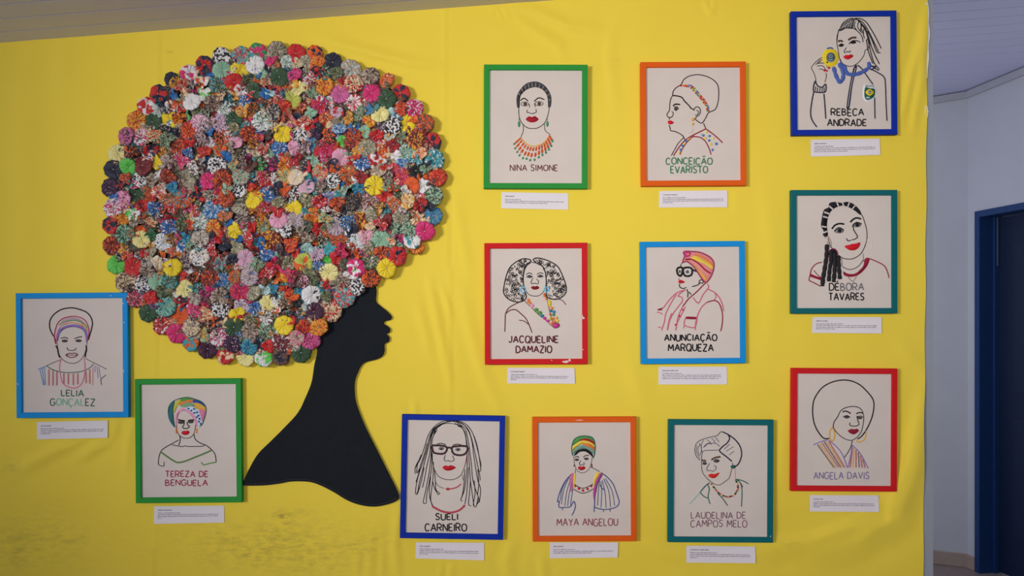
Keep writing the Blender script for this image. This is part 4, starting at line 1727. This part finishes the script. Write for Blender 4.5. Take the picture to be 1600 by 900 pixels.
# turned hem stitched along the lower edge
hem = Stitch(lambda p: (W(p[0], p[1], CL + 0.012).x - sil.location.x, W(p[0], p[1], CL + 0.012).z - sil.location.z))
THREAD['hemk'] = (46, 50, 56)
low = [(370 + x / 2.25, 420 + y / 2.25) for x, y in [(30, 756), (90, 755), (150, 748), (190, 741), (250, 742), (292, 753), (342, 778), (392, 808), (442, 825), (490, 829), (538, 818), (562, 804)]]
hem.line(catmull(low), 'hemk', 0.9)
oh = hem.build('hem_stitching', sil)
oh.location = (0, W(0, 0, CL + 0.012).y - sil.location.y, 0)

BACK = [(433, 84), (492, 93), (519, 101), (578, 122), (623, 148), (659, 195), (675, 223), (678, 250), (680, 277), (674, 306), (673, 336), (660, 359),
        (648, 383), (618, 398), (600, 414), (576, 431), (553, 442), (535, 461), (514, 484), (494, 507), (482, 528), (469, 544), (438, 551), (384, 552),
        (325, 540), (280, 515), (236, 486), (218, 463), (201, 440), (187, 412), (181, 384), (179, 352), (179, 323), (176, 293), (182, 265), (188, 241),
        (201, 214), (218, 190), (232, 169), (251, 150), (271, 130), (298, 118), (322, 106), (349, 95), (377, 90)]
slab('hair_backing', BACK, CL + 0.0125, CL + 0.0165, M_hairback, sil, 0.001, step=6)

# ------------------------------------------------------------------ gathered fabric rosettes
ROS = '''
320,102,14,R,N,h|347,90,15,W,Z,x|376,87,14,T,R,p|403,82,14,P,g,h|433,80,15,H,E,p|463,84,15,R|399,102,15,W|449,99,12,W,S,p|347,110,14,S|375,109,14,Y|437,121,15,D|393,123,12,E,D,p|366,129,14,R
342,133,15,D,T,p|399,142,13,D|377,142,11,W|417,128,10,O,S,p|425,133,9,R,N,p|318,112,10,N|316,130,12,O,W,h|319,147,12,W,G,h|430,100,8,O,E,p|409,115,10,S|461,118,12,P,L,p|468,138,13,C|456,156,15,J
440,133,9,O|424,145,9,A|414,147,9,U|492,83,12,N,O,h|497,98,11,O,M,p|480,97,11,E,H,p|520,98,15,N|548,109,16,H,A,p|579,119,14,H,F,p|497,114,11,N,R,h|525,115,11,E,D,p|506,134,15,M,O,p|553,131,15,c,R,p
531,147,15,L|581,146,14,P|605,126,12,O,c,p|601,139,11,E,D,p|604,155,15,D|626,146,14,R,N,h|485,124,11,W,R,p|537,127,8,R,B,p|487,145,11,S,E,p|476,122,8,P,R,p|296,114,13,W,P,h|268,124,11,N|277,131,12,M,N,p
248,147,14,R,N,h|286,136,13,R,H,p|272,148,9,U|304,131,10,N,H,p|288,124,8,W,O,p|229,166,14,R,W,h|257,159,11,N|300,159,14,W|214,188,15,M,O,p|239,191,14,D|265,188,15,Y|197,213,14,L,V,p|221,214,14,W,P,p
184,240,14,C|208,238,13,Z,O,p|236,235,12,N,R,h|243,211,13,c,O,p|261,217,13,E,S,p|247,174,11,A,H,p|269,166,11,O,W,h|285,170,10,R,S,h|281,185,11,O,M,p|272,197,10,U,W,h|296,205,14,O,R,p|277,228,15,B,O,p
297,226,11,R|313,194,15,K,W,p|303,189,10,P,K,p|305,168,10,E,D,p|293,182,9,G,g,p|345,193,16,l,K,p|354,171,15,W,S,p|334,162,13,F,H,p|325,157,10,W|366,188,14,D|383,159,11,U,W,p|380,172,12,M,c,p
388,190,11,P,O,p|410,190,16,W,S,p|427,176,13,N,H,p|428,162,11,O,H,p|444,170,13,R,O,p|456,190,11,L,M,p|442,209,15,Y|347,213,14,O,Z,p|366,202,11,E,c,p|330,226,12,W,l,p|369,224,12,K|390,210,13,B,O,p
396,222,11,B,M,p|420,209,11,F,N,p|422,223,10,R,W,p|437,233,13,U,W,p|460,231,13,K|468,214,13,W,Z,x|345,236,12,O|319,238,12,R,O,p|384,236,11,N,H,p|398,237,12,c,H,p|412,232,10,R,c,p|317,218,12,F,l,p|329,206,7,U
501,164,14,P,R,p|485,177,11,S|510,184,12,O,c,p|477,191,13,R,c,p|527,177,11,l,R,h|553,161,14,W,R,t|558,177,13,E,S,p|576,172,10,U,T,p|594,178,14,C|612,197,15,W,Z,x|578,189,12,O,M,h|616,177,11,A|626,170,11,O,R,p
635,194,14,Y|531,201,11,U,A,p|554,200,9,U|545,185,11,M,F,p|511,213,14,O,Z,p|551,216,16,B,O,p|511,232,15,P,R,p|488,227,12,U,T,p|537,222,10,G|530,232,9,R,O,p|571,205,11,S|589,211,11,R|574,232,14,E,H,p
588,225,9,P,K,p|597,232,10,O,c,h|615,226,14,B,R,p|627,215,11,E,S,p|609,211,10,A,M,p|495,199,10,N|487,202,9,R|593,200,10,N,l,p|492,212,10,V|477,233,12,F,l,p|647,169,14,P,W,p|663,193,15,O,F,p
675,222,14,R,N,h|650,219,15,B,M,p|636,239,15,S,A,p|656,241,12,c,O,t|679,249,15,T,W,p|650,267,14,Z|629,276,14,P,O,p|643,290,13,O|684,277,14,R,O,p|662,290,12,W|678,306,14,D,S,p|629,256,10,U,A,p|666,264,10,E,S,p
178,265,15,N|172,293,14,V,W,d|200,261,13,G|224,259,15,B,V,d|246,254,12,Y|218,280,14,W,Z,x|212,304,15,D|239,281,12,H,F,p|263,277,13,B,O,p|262,253,12,H,K,p|286,252,13,P,K,p|286,274,15,H,E,p|299,289,11,E,H,p
303,262,12,W,F,x|271,294,11,T,U,p|250,300,13,O,W,t|263,311,12,O,H,p|287,312,14,O,T,p|192,312,14,K,L,p|177,325,15,W,P,p|197,279,10,O,B,p|190,289,10,N,R,h|223,322,12,R,B,h|242,325,12,U,W,p|209,336,12,W,G,h
232,300,10,O,E,p|235,312,9,O,R,p|268,325,11,R,W,p|306,300,11,N,R,h|339,259,15,W,Z,x|325,283,14,P|348,281,16,B,O,p|353,246,11,U|366,258,11,S,M,p|377,275,15,H,S,p|372,296,15,W,Z,x|391,293,10,O,R,h|396,311,15,Y
380,255,12,V,F,p|392,260,11,F,B,p|407,258,13,N,G,p|426,257,12,V,P,p|415,278,13,R,K,p|418,289,12,R,W,p|432,295,12,N|418,306,14,U,W,p|446,257,12,O,M,p|458,257,12,R,W,p|444,276,14,M,S,p|462,277,13,c,W,p
445,295,11,O|458,304,14,W,Z,x|459,327,14,Y|353,310,14,O,B,p|317,304,11,R|330,304,11,H,Z,p|333,328,15,U,A,p|372,320,13,E,H,p|418,324,12,R,K,p|434,318,12,E,c,p|431,246,10,T|533,246,14,K|490,251,12,S,A,p
566,253,14,U,W,p|545,273,15,O,E,p|563,277,12,B,R,p|583,252,11,R,W,h|598,247,9,W,O,h|592,268,13,H,c,p|586,290,16,Y|519,283,13,W,Z,x|500,268,13,O,S,p|498,279,10,O,U,p|522,260,12,N,O,h|478,262,12,N,R,h
479,292,13,K,l,p|500,293,11,F,H,p|561,297,12,T,U,p|543,295,11,S,V,p|515,306,11,U,l,p|481,313,13,E,c,p|501,315,13,R,K,p|528,318,13,O,B,p|549,315,14,Z,N,p|577,313,14,F,K,p|602,304,13,R|616,318,13,O,H,p
607,278,12,F,H,p|612,256,11,c,F,p|624,300,10,E,D,p|472,275,10,c,W,p|532,302,10,T,c,p|593,321,10,Z,M,p|489,325,10,M,O,p|636,314,13,c,M,p|657,320,12,R,B,p|651,340,13,c,O,p|677,337,14,U,T,p|664,361,15,P
638,359,14,D,S,p|627,340,13,E,H,p|644,376,13,W,T,h|625,372,11,P,V,p|652,386,11,O,M,p|621,318,10,O|669,320,10,N|191,343,12,M,O,p|172,352,13,R,N,h|196,366,15,S,D,p|177,384,15,B,O,p|183,413,15,G|208,418,15,R
221,374,14,C|214,346,11,H,F,p|234,346,13,c,O,p|237,367,11,D,g,p|250,367,9,R,N,p|256,378,14,W,A,p|266,357,14,U,W,p|270,343,11,R,B,p|285,350,11,E,D,p|297,350,9,O,R,p|312,346,15,W,S,p|313,373,14,H,W,p
290,372,10,T,U,p|269,373,11,F,M,p|285,385,10,U,W,h|312,400,16,W,c,p|258,395,11,O,M,p|271,394,11,O,A,p|270,418,14,Y|290,407,13,V,H,p|207,393,9,P|200,398,10,O,c,p|235,397,12,E,H,p|228,395,9,R|247,410,11,c,W,p
230,410,11,H,W,p|202,385,10,D,N,p|334,356,13,M,R,p|357,347,9,U|367,360,13,Y|379,339,13,V,H,t|352,337,11,O,D,p|343,370,11,R|350,381,12,N|370,388,13,E,H,p|387,374,13,R,W,p|394,354,9,R|410,352,14,E,M,p
435,343,14,K|461,345,14,l,H,p|447,360,13,W,Z,x|423,375,15,B,M,p|414,336,11,O,M,p|455,382,13,O,R,p|384,404,14,K,l,t|347,409,13,T,R,p|333,392,12,R,W,p|363,406,11,N|398,391,9,R,Z,p|417,398,13,U,W,p
404,413,11,E,S,p|428,413,12,R,P,h|446,393,11,V,N,p|452,412,12,E,c,p|474,411,15,J,O,h|437,390,10,V,N,p|328,415,11,F,B,p|461,395,9,R|489,342,12,O,M,p|509,342,12,S,M,p|526,353,15,l,H,p|498,358,12,R
481,371,13,F,H,x|480,354,11,D,N,p|544,347,13,U,N,p|563,347,16,B,M,p|551,362,13,N|556,379,14,W,A,p|529,374,14,O,F,p|572,370,13,K,c,p|594,349,13,R,W,p|595,375,15,S|580,335,12,E,H,p|616,355,12,D,S,p
505,371,11,Z,H,x|515,388,11,T|495,377,9,R,M,h|495,396,13,l,K,p|481,387,11,A,S,p|533,392,13,P,R,p|526,403,11,R|578,407,14,D,E,p|597,395,13,O,B,p|620,400,15,R,N,h|604,419,15,Y|560,396,11,O,N,h
549,402,11,N,R,p|514,426,15,C|497,417,11,U,N,p|556,418,14,P,W,h|511,406,9,G|540,413,10,D,N,p|577,388,11,H,E,p|197,441,16,c,F,p|224,445,13,W,Z,x|246,440,14,S|265,440,14,D,T,p|214,466,15,B,P,p|237,465,13,R
258,455,13,E,D,p|259,479,16,S,T,p|232,489,14,D|282,494,14,O|288,451,14,C|284,432,10,R|285,470,12,N,R,h|303,466,13,H,W,p|303,485,13,P,K,p|269,459,10,E|230,425,12,H,F,p|302,435,12,Z,O,p|300,500,11,H,V,p
328,436,15,B,O,p|343,448,12,U,N,p|343,464,15,H,F,p|375,455,15,P,R,p|390,432,15,l,H,p|367,432,11,O,E,p|420,427,13,R,W,p|438,434,12,M,O,h|455,431,11,P,O,p|395,457,13,E,H,p|413,454,11,A,W,p|427,451,9,T,U,p
420,475,15,C|378,479,13,l,W,p|399,482,12,U,W,p|345,484,13,W,Z,x|371,492,13,Y|322,492,13,c,O,p|319,480,9,R,P,p|320,462,10,N,P,p|366,511,15,D|415,496,13,W,F,t|444,508,15,Y|446,455,12,R,O,p|456,463,12,O
462,442,11,F,V,x|447,475,12,F,c,p|457,478,10,F,O,p|455,497,11,R,N,h|338,505,10,N,O,h|393,498,11,E,c,p|433,486,9,O,W,h|466,453,9,D,T,p|357,477,10,F,B,p|487,461,15,W|538,465,16,T,R,p|518,487,16,c,R,p
557,446,15,W,Z,x|579,435,14,O,Z,p|536,436,13,H,F,p|514,444,10,R,N,h|491,487,14,V,B,d|498,511,14,M,O,p|474,510,12,R,O,p|475,441,11,F,K,x|474,454,10,T,U,p|487,435,12,E,D,p|510,463,10,E,D,p|549,427,12,W,G,h
561,424,10,P|481,477,10,A,H,p|475,484,9,M,T,p|277,521,15,P|254,508,15,R,W,p|299,512,14,c,H,p|298,535,14,T,O,h|317,523,13,S,M,p|325,545,15,V,B,d|342,527,14,W,P,p|363,536,14,V,W,d|352,555,14,R,c,h
384,558,14,C|391,518,14,H,F,p|389,542,13,T,U,p|416,517,14,D,S,p|440,536,15,B,W,p|419,541,11,R|406,537,10,N|412,559,14,W,G,h|438,557,14,N,F,h|471,551,15,D|486,532,14,L,P,p|463,529,13,H,P,p
'''
PAL = {'W': (222, 219, 220), 'C': (226, 216, 146), 'c': (222, 198, 162), 'Y': (230, 204, 40), 'J': (184, 188, 84), 'M': (226, 158, 46), 'O': (216, 92, 36), 'R': (194, 38, 40),
       'B': (122, 34, 38), 'P': (206, 46, 112), 'K': (220, 160, 184), 'L': (198, 96, 152), 'l': (192, 168, 188), 'V': (62, 30, 62), 'N': (38, 42, 62), 'U': (40, 106, 172),
       'T': (66, 156, 166), 'A': (178, 210, 214), 'S': (140, 180, 154), 'G': (96, 192, 82), 'g': (44, 140, 84), 'D': (50, 80, 54), 'E': (120, 122, 90), 'H': (176, 160, 144),
       'F': (104, 74, 62), 'Z': (34, 32, 36)}
NAME = {'W': 'white', 'C': 'pale yellow', 'c': 'cream', 'Y': 'yellow', 'J': 'lime', 'M': 'mustard', 'O': 'orange', 'R': 'red', 'B': 'maroon', 'P': 'magenta', 'K': 'pink', 'L': 'rose',
        'l': 'lilac', 'V': 'purple', 'N': 'navy', 'U': 'blue', 'T': 'turquoise', 'A': 'aqua', 'S': 'mint', 'G': 'bright green', 'g': 'emerald', 'D': 'dark green', 'E': 'olive',
        'H': 'beige', 'F': 'brown', 'Z': 'black'}


def fabric(a, b_, pat):
    m, nt, bs = new_mat('fabric_' + NAME[a].replace(' ', '_') + ('_' + NAME[b_].replace(' ', '_') if b_ else ''), 0.5, 0.4)
    bs.inputs['Sheen Weight'].default_value = 0.15
    tc = N(nt, 'ShaderNodeAttribute', attribute_name='cloth')
    oi = N(nt, 'ShaderNodeObjectInfo')
    sd = N(nt, 'ShaderNodeAttribute', attribute_name='cseed')
    rnd = N(nt, 'ShaderNodeMath', operation='MULTIPLY_ADD')
    nt.links.new(oi.outputs['Random'], rnd.inputs[0])
    rnd.inputs[1].default_value = 43.0
    nt.links.new(sd.outputs['Fac'], rnd.inputs[2])
    flat = N(nt, 'ShaderNodeVectorMath', operation='MULTIPLY')
    nt.links.new(tc.outputs['Vector'], flat.inputs[0])
    flat.inputs[1].default_value = (1, 1, 0)
    L = lin(PAL[a])
    no = N(nt, 'ShaderNodeTexNoise')
    no.inputs['Scale'].default_value = 2.0
    off = N(nt, 'ShaderNodeVectorMath', operation='ADD')
    nt.links.new(flat.outputs[0], off.inputs[0])
    nt.links.new(rnd.outputs[0], off.inputs[1])
    nt.links.new(off.outputs[0], no.inputs['Vector'])
    mxa = N(nt, 'ShaderNodeMixRGB')
    mxa.inputs[1].default_value = tuple(v * 0.82 for v in L[:3]) + (1,)
    mxa.inputs[2].default_value = tuple(min(1, v * 1.12) for v in L[:3]) + (1,)
    nt.links.new(no.outputs['Fac'], mxa.inputs[0])
    last = mxa.outputs[0]
    if b_:
        nrm = N(nt, 'ShaderNodeVectorMath', operation='NORMALIZE')
        nt.links.new(flat.outputs[0], nrm.inputs[0])
        ln_ = N(nt, 'ShaderNodeVectorMath', operation='LENGTH')
        nt.links.new(flat.outputs[0], ln_.inputs[0])
        rad = N(nt, 'ShaderNodeMath', operation='ADD')
        nt.links.new(ln_.outputs['Value'], rad.inputs[0])
        nt.links.new(rnd.outputs[0], rad.inputs[1])
        cmb = N(nt, 'ShaderNodeCombineXYZ')
        nt.links.new(rad.outputs[0], cmb.inputs[2])
        k = {'p': 1.5, 'h': 0.55, 'x': 0.9, 't': 2.2, 'd': 1.0}[pat]
        sc_ = N(nt, 'ShaderNodeVectorMath', operation='MULTIPLY')
        nt.links.new(nrm.outputs[0], sc_.inputs[0])
        sc_.inputs[1].default_value = (k, k, 0)
        if pat == 'x':      # big patches: follow the flat cloth more than the pleats
            nt.links.new(flat.outputs[0], sc_.inputs[0])
            sc_.inputs[1].default_value = (1.9, 1.9, 0)
        if pat == 'p':
            a1 = N(nt, 'ShaderNodeVectorMath', operation='MULTIPLY')
            nt.links.new(flat.outputs[0], a1.inputs[0])
            a1.inputs[1].default_value = (1.5, 1.5, 0)
            a2 = N(nt, 'ShaderNodeVectorMath', operation='MULTIPLY_ADD')
            nt.links.new(nrm.outputs[0], a2.inputs[0])
            a2.inputs[1].default_value = (0.75, 0.75, 0)
            nt.links.new(a1.outputs[0], a2.inputs[2])
            sc_ = a2
        vec = N(nt, 'ShaderNodeVectorMath', operation='ADD')
        nt.links.new(sc_.outputs[0], vec.inputs[0])
        nt.links.new(cmb.outputs[0], vec.inputs[1])
        rp_ = N(nt, 'ShaderNodeValToRGB')
        rp_.color_ramp.interpolation = 'LINEAR'
        if pat == 'd':
            vo = N(nt, 'ShaderNodeTexVoronoi')
            vo.inputs['Scale'].default_value = 4.6
            vo.inputs['Randomness'].default_value = 0.55
            nt.links.new(off.outputs[0], vo.inputs['Vector'])
            nt.links.new(vo.outputs['Distance'], rp_.inputs[0])
            rp_.color_ramp.elements[0].position = 0.20
            rp_.color_ramp.elements[1].position = 0.27
            rp_.color_ramp.elements[0].color = (1, 1, 1, 1)
            rp_.color_ramp.elements[1].color = (0, 0, 0, 1)
        else:
            n2 = N(nt, 'ShaderNodeTexNoise')
            n2.inputs['Scale'].default_value = {'p': 1.75, 'h': 1.6, 'x': 2.3, 't': 2.3}[pat]
            n2.inputs['Detail'].default_value = {'p': 1.6, 'h': 0.5, 'x': 0.4, 't': 0.5}[pat]
            nt.links.new(vec.outputs[0], n2.inputs['Vector'])
            nt.links.new(n2.outputs['Fac'], rp_.inputs[0])
            lo = {'p': 0.49 if b_ not in 'WcCAK' else 0.55, 'h': 0.49, 'x': 0.50, 't': 0.48}[pat]
            rp_.color_ramp.elements[0].position = lo
            rp_.color_ramp.elements[1].position = lo + (0.08 if pat == 'p' else 0.05)
        mxb = N(nt, 'ShaderNodeMixRGB')
        nt.links.new(rp_.outputs[0], mxb.inputs[0])
        nt.links.new(last, mxb.inputs[1])
        mxb.inputs[2].default_value = lin(PAL[b_])
        last = mxb.outputs[0]
        if pat == 'p':       # a few flecks of a lighter tone in the print
            n3 = N(nt, 'ShaderNodeTexNoise')
            n3.inputs['Scale'].default_value = 3.0
            n3.inputs['Detail'].default_value = 1.5
            nt.links.new(vec.outputs[0], n3.inputs['Vector'])
            r3_ = N(nt, 'ShaderNodeValToRGB')
            r3_.color_ramp.elements[0].position = 0.555
            r3_.color_ramp.elements[1].position = 0.63
            nt.links.new(n3.outputs['Fac'], r3_.inputs[0])
            mxc = N(nt, 'ShaderNodeMixRGB')
            nt.links.new(r3_.outputs[0], mxc.inputs[0])
            nt.links.new(last, mxc.inputs[1])
            acc = random.Random(a + b_).choice([(40, 34, 40), (62, 42, 38), (44, 66, 58), (150, 120, 90), (196, 186, 170), (84, 34, 36), (34, 38, 58)])
            mxc.inputs[2].default_value = lin(acc)
            last = mxc.outputs[0]
    nt.links.new(last, bs.inputs['Base Color'])
    return m


def rosette_mesh(seed, folds=0.0):
    """a gathered disc of cloth: scalloped rim, radial pleats running into a pinched centre"""
    r = random.Random(seed)
    na, nr = 84, 11
    npl = r.choice((11, 13, 14, 16, 17, 19)) if folds < .2 else r.choice((8, 9, 11))
    poly = r.choice((6, 7, 8, 9))
    p1, p2, p3, p4 = (r.uniform(0, 6.28) for _ in range(4))
    kf = r.choice((2, 3))
    vv, ff = [], []
    jit = [r.uniform(-1, 1) for _ in range(npl + 1)]

    def pleat(th):
        u = (th / (2 * math.pi) * npl) % npl
        i = int(u)
        fr = u - i
        return (1 - abs(2 * fr - 1) ** 1.15) * (0.72 + 0.28 * jit[i]), jit[i]
    for back in (0, 1):
        for i in range(nr + 1):
            q = i / nr
            for j in range(na):
                th = 2 * math.pi * j / na
                pl, jt = pleat(th + 0.12 * math.sin(3 * th + p1))
                R = 1 + 0.032 * math.cos(poly * th + p2) + 0.030 * math.sin(3 * th + p3) + 0.020 * math.sin(2 * th + p1) + 0.02 * pl
                if folds:
                    R *= 1 - folds * 0.55 * (0.5 + 0.5 * math.cos(kf * th + p4)) ** 2
                tw = 0.10 * (1 - q) * math.sin(p1)
                rad = R * q
                if back:
                    z = -0.06 * math.sin(math.pi * q)
                    if i == nr:
                        continue
                else:
                    dome = 0.17 * (1 - q ** 8) * (0.35 + 0.65 * min(1, q * 2.2)) + 0.02
                    z = dome * (1 - 0.28 * math.exp(-(q / 0.13) ** 2)) + (0.30 * pl - 0.13) * (q ** 0.55) * (1 - 0.75 * q ** 4)
                    if q > .98:
                        z = 0.0
                if folds:
                    z += folds * 0.95 * q ** 1.4 * (abs(math.cos(kf * th / 2 + p4)) - 0.55) + folds * 0.45 * q * (abs(math.sin(2.5 * th + p2)) - 0.5)
                vv.append((rad * math.cos(th + tw), rad * math.sin(th + tw), z))
    ft = lambda i, j: i * na + (j % na)
    bt = lambda i, j: (nr + 1) * na + i * na + (j % na) if i < nr else ft(nr, j)
    for i in range(nr):
        for j in range(na):
            if i == 0:
                ff.append((ft(1, j), ft(1, j + 1), ft(0, 0)))
                ff.append((bt(0, 0), bt(1, j + 1), bt(1, j)))
            else:
                ff.append((ft(i, j), ft(i + 1, j), ft(i + 1, j + 1), ft(i, j + 1)))
                ff.append((bt(i, j + 1), bt(i + 1, j + 1), bt(i + 1, j), bt(i, j)))
    # knot of thread in the middle
    kn = len(vv)
    for a_ in range(3):
        for j in range(8):
            t_ = 2 * math.pi * j / 8
            rr_ = (0.07, 0.055, 0.02)[a_]
            vv.append((rr_ * math.cos(t_), rr_ * math.sin(t_), (0.06, 0.165, 0.185)[a_]))
    nf = len(ff)
    for a_ in range(2):
        for j in range(8):
            ff.append((kn + a_ * 8 + j, kn + a_ * 8 + (j + 1) % 8, kn + a_ * 8 + 8 + (j + 1) % 8, kn + a_ * 8 + 8 + j))
    ff.append(tuple(kn + 16 + j for j in range(8)))
    me = bpy.data.meshes.new('rosette')
    me.from_pydata(vv, [], ff)
    me.materials.append(None)
    me.materials.append(None)
    me.polygons.foreach_set('material_index', [0] * nf + [1] * (len(ff) - nf))
    me.polygons.foreach_set('use_smooth', [True] * len(ff))
    me.update()
    at_ = me.attributes.new('cloth', 'FLOAT_VECTOR', 'POINT')
    at_.data.foreach_set('vector', [c_ for v in vv for c_ in v])
    return me


M_knot = mottled('knot_thread', (196, 186, 176), 0.8, 0.2, 0.1, 3)
FLATM = [rosette_mesh(100 + i, 0.0) for i in range(9)]
FOLDM = [rosette_mesh(200 + i, 0.35 + 0.06 * i) for i in range(8)]

items = []
for tok in ROS.replace('\n', '|').split('|'):
    t = tok.strip().split(',')
    if len(t) < 4:
        continue
    items.append([float(t[0]), float(t[1]), float(t[2]), t[3], t[4] if len(t) > 4 else None, t[5] if len(t) > 5 else 's'])
# duplicates listed twice from neighbouring tiles are dropped
keep = []
for it in items:
    if all(math.hypot(it[0] - k[0], it[1] - k[1]) > 5.5 for k in keep):
        keep.append(it)
items = keep
HC = (427.0, 318.0)


def rim_dist(it):
    return min(math.hypot(it[0] - p[0], it[1] - p[1]) for p in BACK)


# fill the remaining gaps with small crumpled ones
r5 = random.Random(11)
fill = []
cand = [(x, y) for x in range(170, 690, 5) for y in range(75, 565, 5)]
r5.shuffle(cand)
for x, y in cand:
    if not inside(x, y, BACK):
        continue
    if all(math.hypot(x - k[0], y - k[1]) > 0.86 * k[2] for k in items) and all(math.hypot(x - k[0], y - k[1]) > 8 for k in fill):
        a = r5.choice('ROBWHEFNUDSPMcTZ')
        b2 = r5.choice([None, 'W', 'N', 'O', 'c', 'B', 'E'])
        fill.append([float(x), float(y), 10.0, a, b2 if b2 != a else None, 'p' if b2 and b2 != a else 's'])

# stacking: small ones underneath, large ones on top
allr = sorted(items, key=lambda k: (k[2] + 0.5 * random.Random(int(k[0] * 7 + k[1])).random()))
allr = [k + ['fill'] for k in fill] + [k + ['main'] for k in allr]
lay = []
for i, k in enumerate(allr):
    h = 0.0
    for j in range(i):
        o = allr[j]
        if math.hypot(k[0] - o[0], k[1] - o[1]) < 0.62 * (k[2] + o[2]):
            h = max(h, lay[j] + 0.0035)
    lay.append(min(h, 0.016))
# visible area of each, to pick the 300 that show largest
own = np.full((520, 560), -1)
yy, xx = np.mgrid[60:580, 150:710]
for i in sorted(range(len(allr)), key=lambda i: (lay[i], i)):
    k = allr[i]
    own[(xx - k[0]) ** 2 + (yy - k[1]) ** 2 < k[2] ** 2] = i
vis = [int((own == i).sum()) for i in range(len(allr))]
main = sorted([i for i in range(len(allr)) if allr[i][6] == 'main'], key=lambda i: -vis[i])
chosen = set(main[:300])

# labels
HOURS = ['twelve', 'one', 'two', 'three', 'four', 'five', 'six', 'seven', 'eight', 'nine', 'ten', 'eleven']


def colour_words(k):
    a, b_, p = NAME[k[3]], NAME[k[4]] if k[4] else None, k[5]
    if p == 's':
        return 'plain ' + a
    if p == 'd':
        return a + ' ' + b_ + '-dotted'
    if p == 't':
        return a + ' and ' + b_ + ' striped'
    if p == 'h':
        return 'two-tone ' + a + ' and ' + b_
    if p == 'x':
        return a + ' and ' + b_ + ' patched'
    return a + ' and ' + b_ + ' print'


def place_words(k):
    dx, dy = (k[0] - HC[0]) / 270, (k[1] - HC[1]) / 254
    e = math.hypot(dx, dy)
    hr = math.degrees(math.atan2(dx, -dy)) % 360 / 30
    h2 = int(round(hr * 2)) % 24
    hw = ('half past ' if h2 % 2 else '') + HOURS[h2 // 2]
    if rim_dist(k) < 9:
        return 'hair rim, ' + hw + ('' if h2 % 2 else " o'clock")
    band = 'outer hair' if e > 0.72 else ('middle hair' if e > 0.38 else 'inner hair')
    return band + ', ' + hw + ('' if h2 % 2 else " o'clock")


labels = {}
used = set()
for i in main[:300]:
    k = allr[i]
    nb = sorted([j for j in chosen if j != i], key=lambda j: math.hypot(allr[j][0] - k[0], allr[j][1] - k[1]))[:9]
    simple = []
    for j in nb:
        nm_ = NAME[allr[j][3]]
        if nm_ not in simple:
            simple.append(nm_)
    cands = []
    for x in range(min(6, len(simple))):
        cands.append('%s fabric rosette beside %s one, %s' % (colour_words(k), simple[x], place_words(k)))
    for x in range(min(5, len(simple))):
        for y_ in range(x + 1, min(6, len(simple))):
            cands.append('%s rosette by %s and %s ones, %s' % (colour_words(k), simple[x], simple[y_], place_words(k)))
    got = None
    for c_ in cands:
        if c_ not in used and 4 <= len(c_.split()) <= 16:
            got = c_
            break
    labels[i] = got or [c_ for c_ in cands if len(c_.split()) <= 16][0]
    used.add(labels[i])

BASE = CL + 0.0168
fabs = {}
stuffv, stufff, stuffm, stuffmats, stuffc, stuffs = [], [], [], [], [], []
for i in range(len(allr)):
    k = allr[i]
    r6 = random.Random(i * 17 + 5)
    key = (k[3], k[4], k[5])
    if key not in fabs:
        fabs[key] = fabric(*key)
    rim = rim_dist(k) < 12
    big = k[2] >= 14
    me = r6.choice(FLATM) if (big or rim or (k[2] >= 13 and r6.random() < 0.5)) else r6.choice(FOLDM)
    tl_ = math.radians(r6.gauss(0, 5 if rim or big else 13))
    t2_ = math.radians(r6.gauss(0, 5 if rim or big else 13))
    spin = r6.uniform(0, 6.28)
    rad = (k[2] + 0.6) * S
    off = BASE + lay[i] + (0.0 if rim else 0.001) + abs(math.sin(tl_)) * rad * 0.5
    pos = W(k[0], k[1], off + 0.004)
    M3 = Matrix.Rotation(math.pi / 2, 4, 'X') @ Matrix.Rotation(tl_, 4, 'X') @ Matrix.Rotation(t2_, 4, 'Y') @ Matrix.Rotation(spin, 4, 'Z')
    if i in chosen:
        o = bpy.data.objects.new('fabric_rosette', me)
        COL.objects.link(o)
        o.location = pos
        o.rotation_euler = M3.to_euler()
        o.scale = (rad, rad, rad * 0.95)
        for s_, mt in ((0, fabs[key]), (1, M_knot)):
            o.material_slots[s_].link = 'OBJECT'
            o.material_slots[s_].material = mt
        tag(o, labels[i], 'fabric rosette', 'gathered fabric rosettes forming the round hair')
    else:
        MM = Matrix.Translation(pos) @ M3 @ Matrix.Diagonal((rad, rad, rad, 1))
        if key not in stuffmats:
            stuffmats.append(key)
        mi = stuffmats.index(key)
        b0 = len(stuffv)
        nv_ = len(me.vertices)
        stuffv += [tuple(MM @ v.co) for v in me.vertices]
        stufff += [tuple(b0 + x for x in p.vertices) for p in me.polygons]
        stuffm += [mi] * len(me.polygons)
        stuffc += [c_ for v in me.vertices for c_ in v.co]
        stuffs += [r6.uniform(0, 40)] * nv_
so = mesh_obj('fabric_rosettes', stuffv, stufff, [fabs[k] for k in stuffmats], stuffm, smooth=True)
a_ = so.data.attributes.new('cloth', 'FLOAT_VECTOR', 'POINT')
a_.data.foreach_set('vector', stuffc)
a_ = so.data.attributes.new('cseed', 'FLOAT', 'POINT')
a_.data.foreach_set('value', stuffs)
tag(so, 'small crumpled fabric rosettes half hidden between the larger rosettes of the round hair', 'fabric rosettes', kind='stuff')
print('ROSETTES', len(items), 'fill', len(fill), 'unique labels', len(set(labels.values())), 'max layer', max(lay))
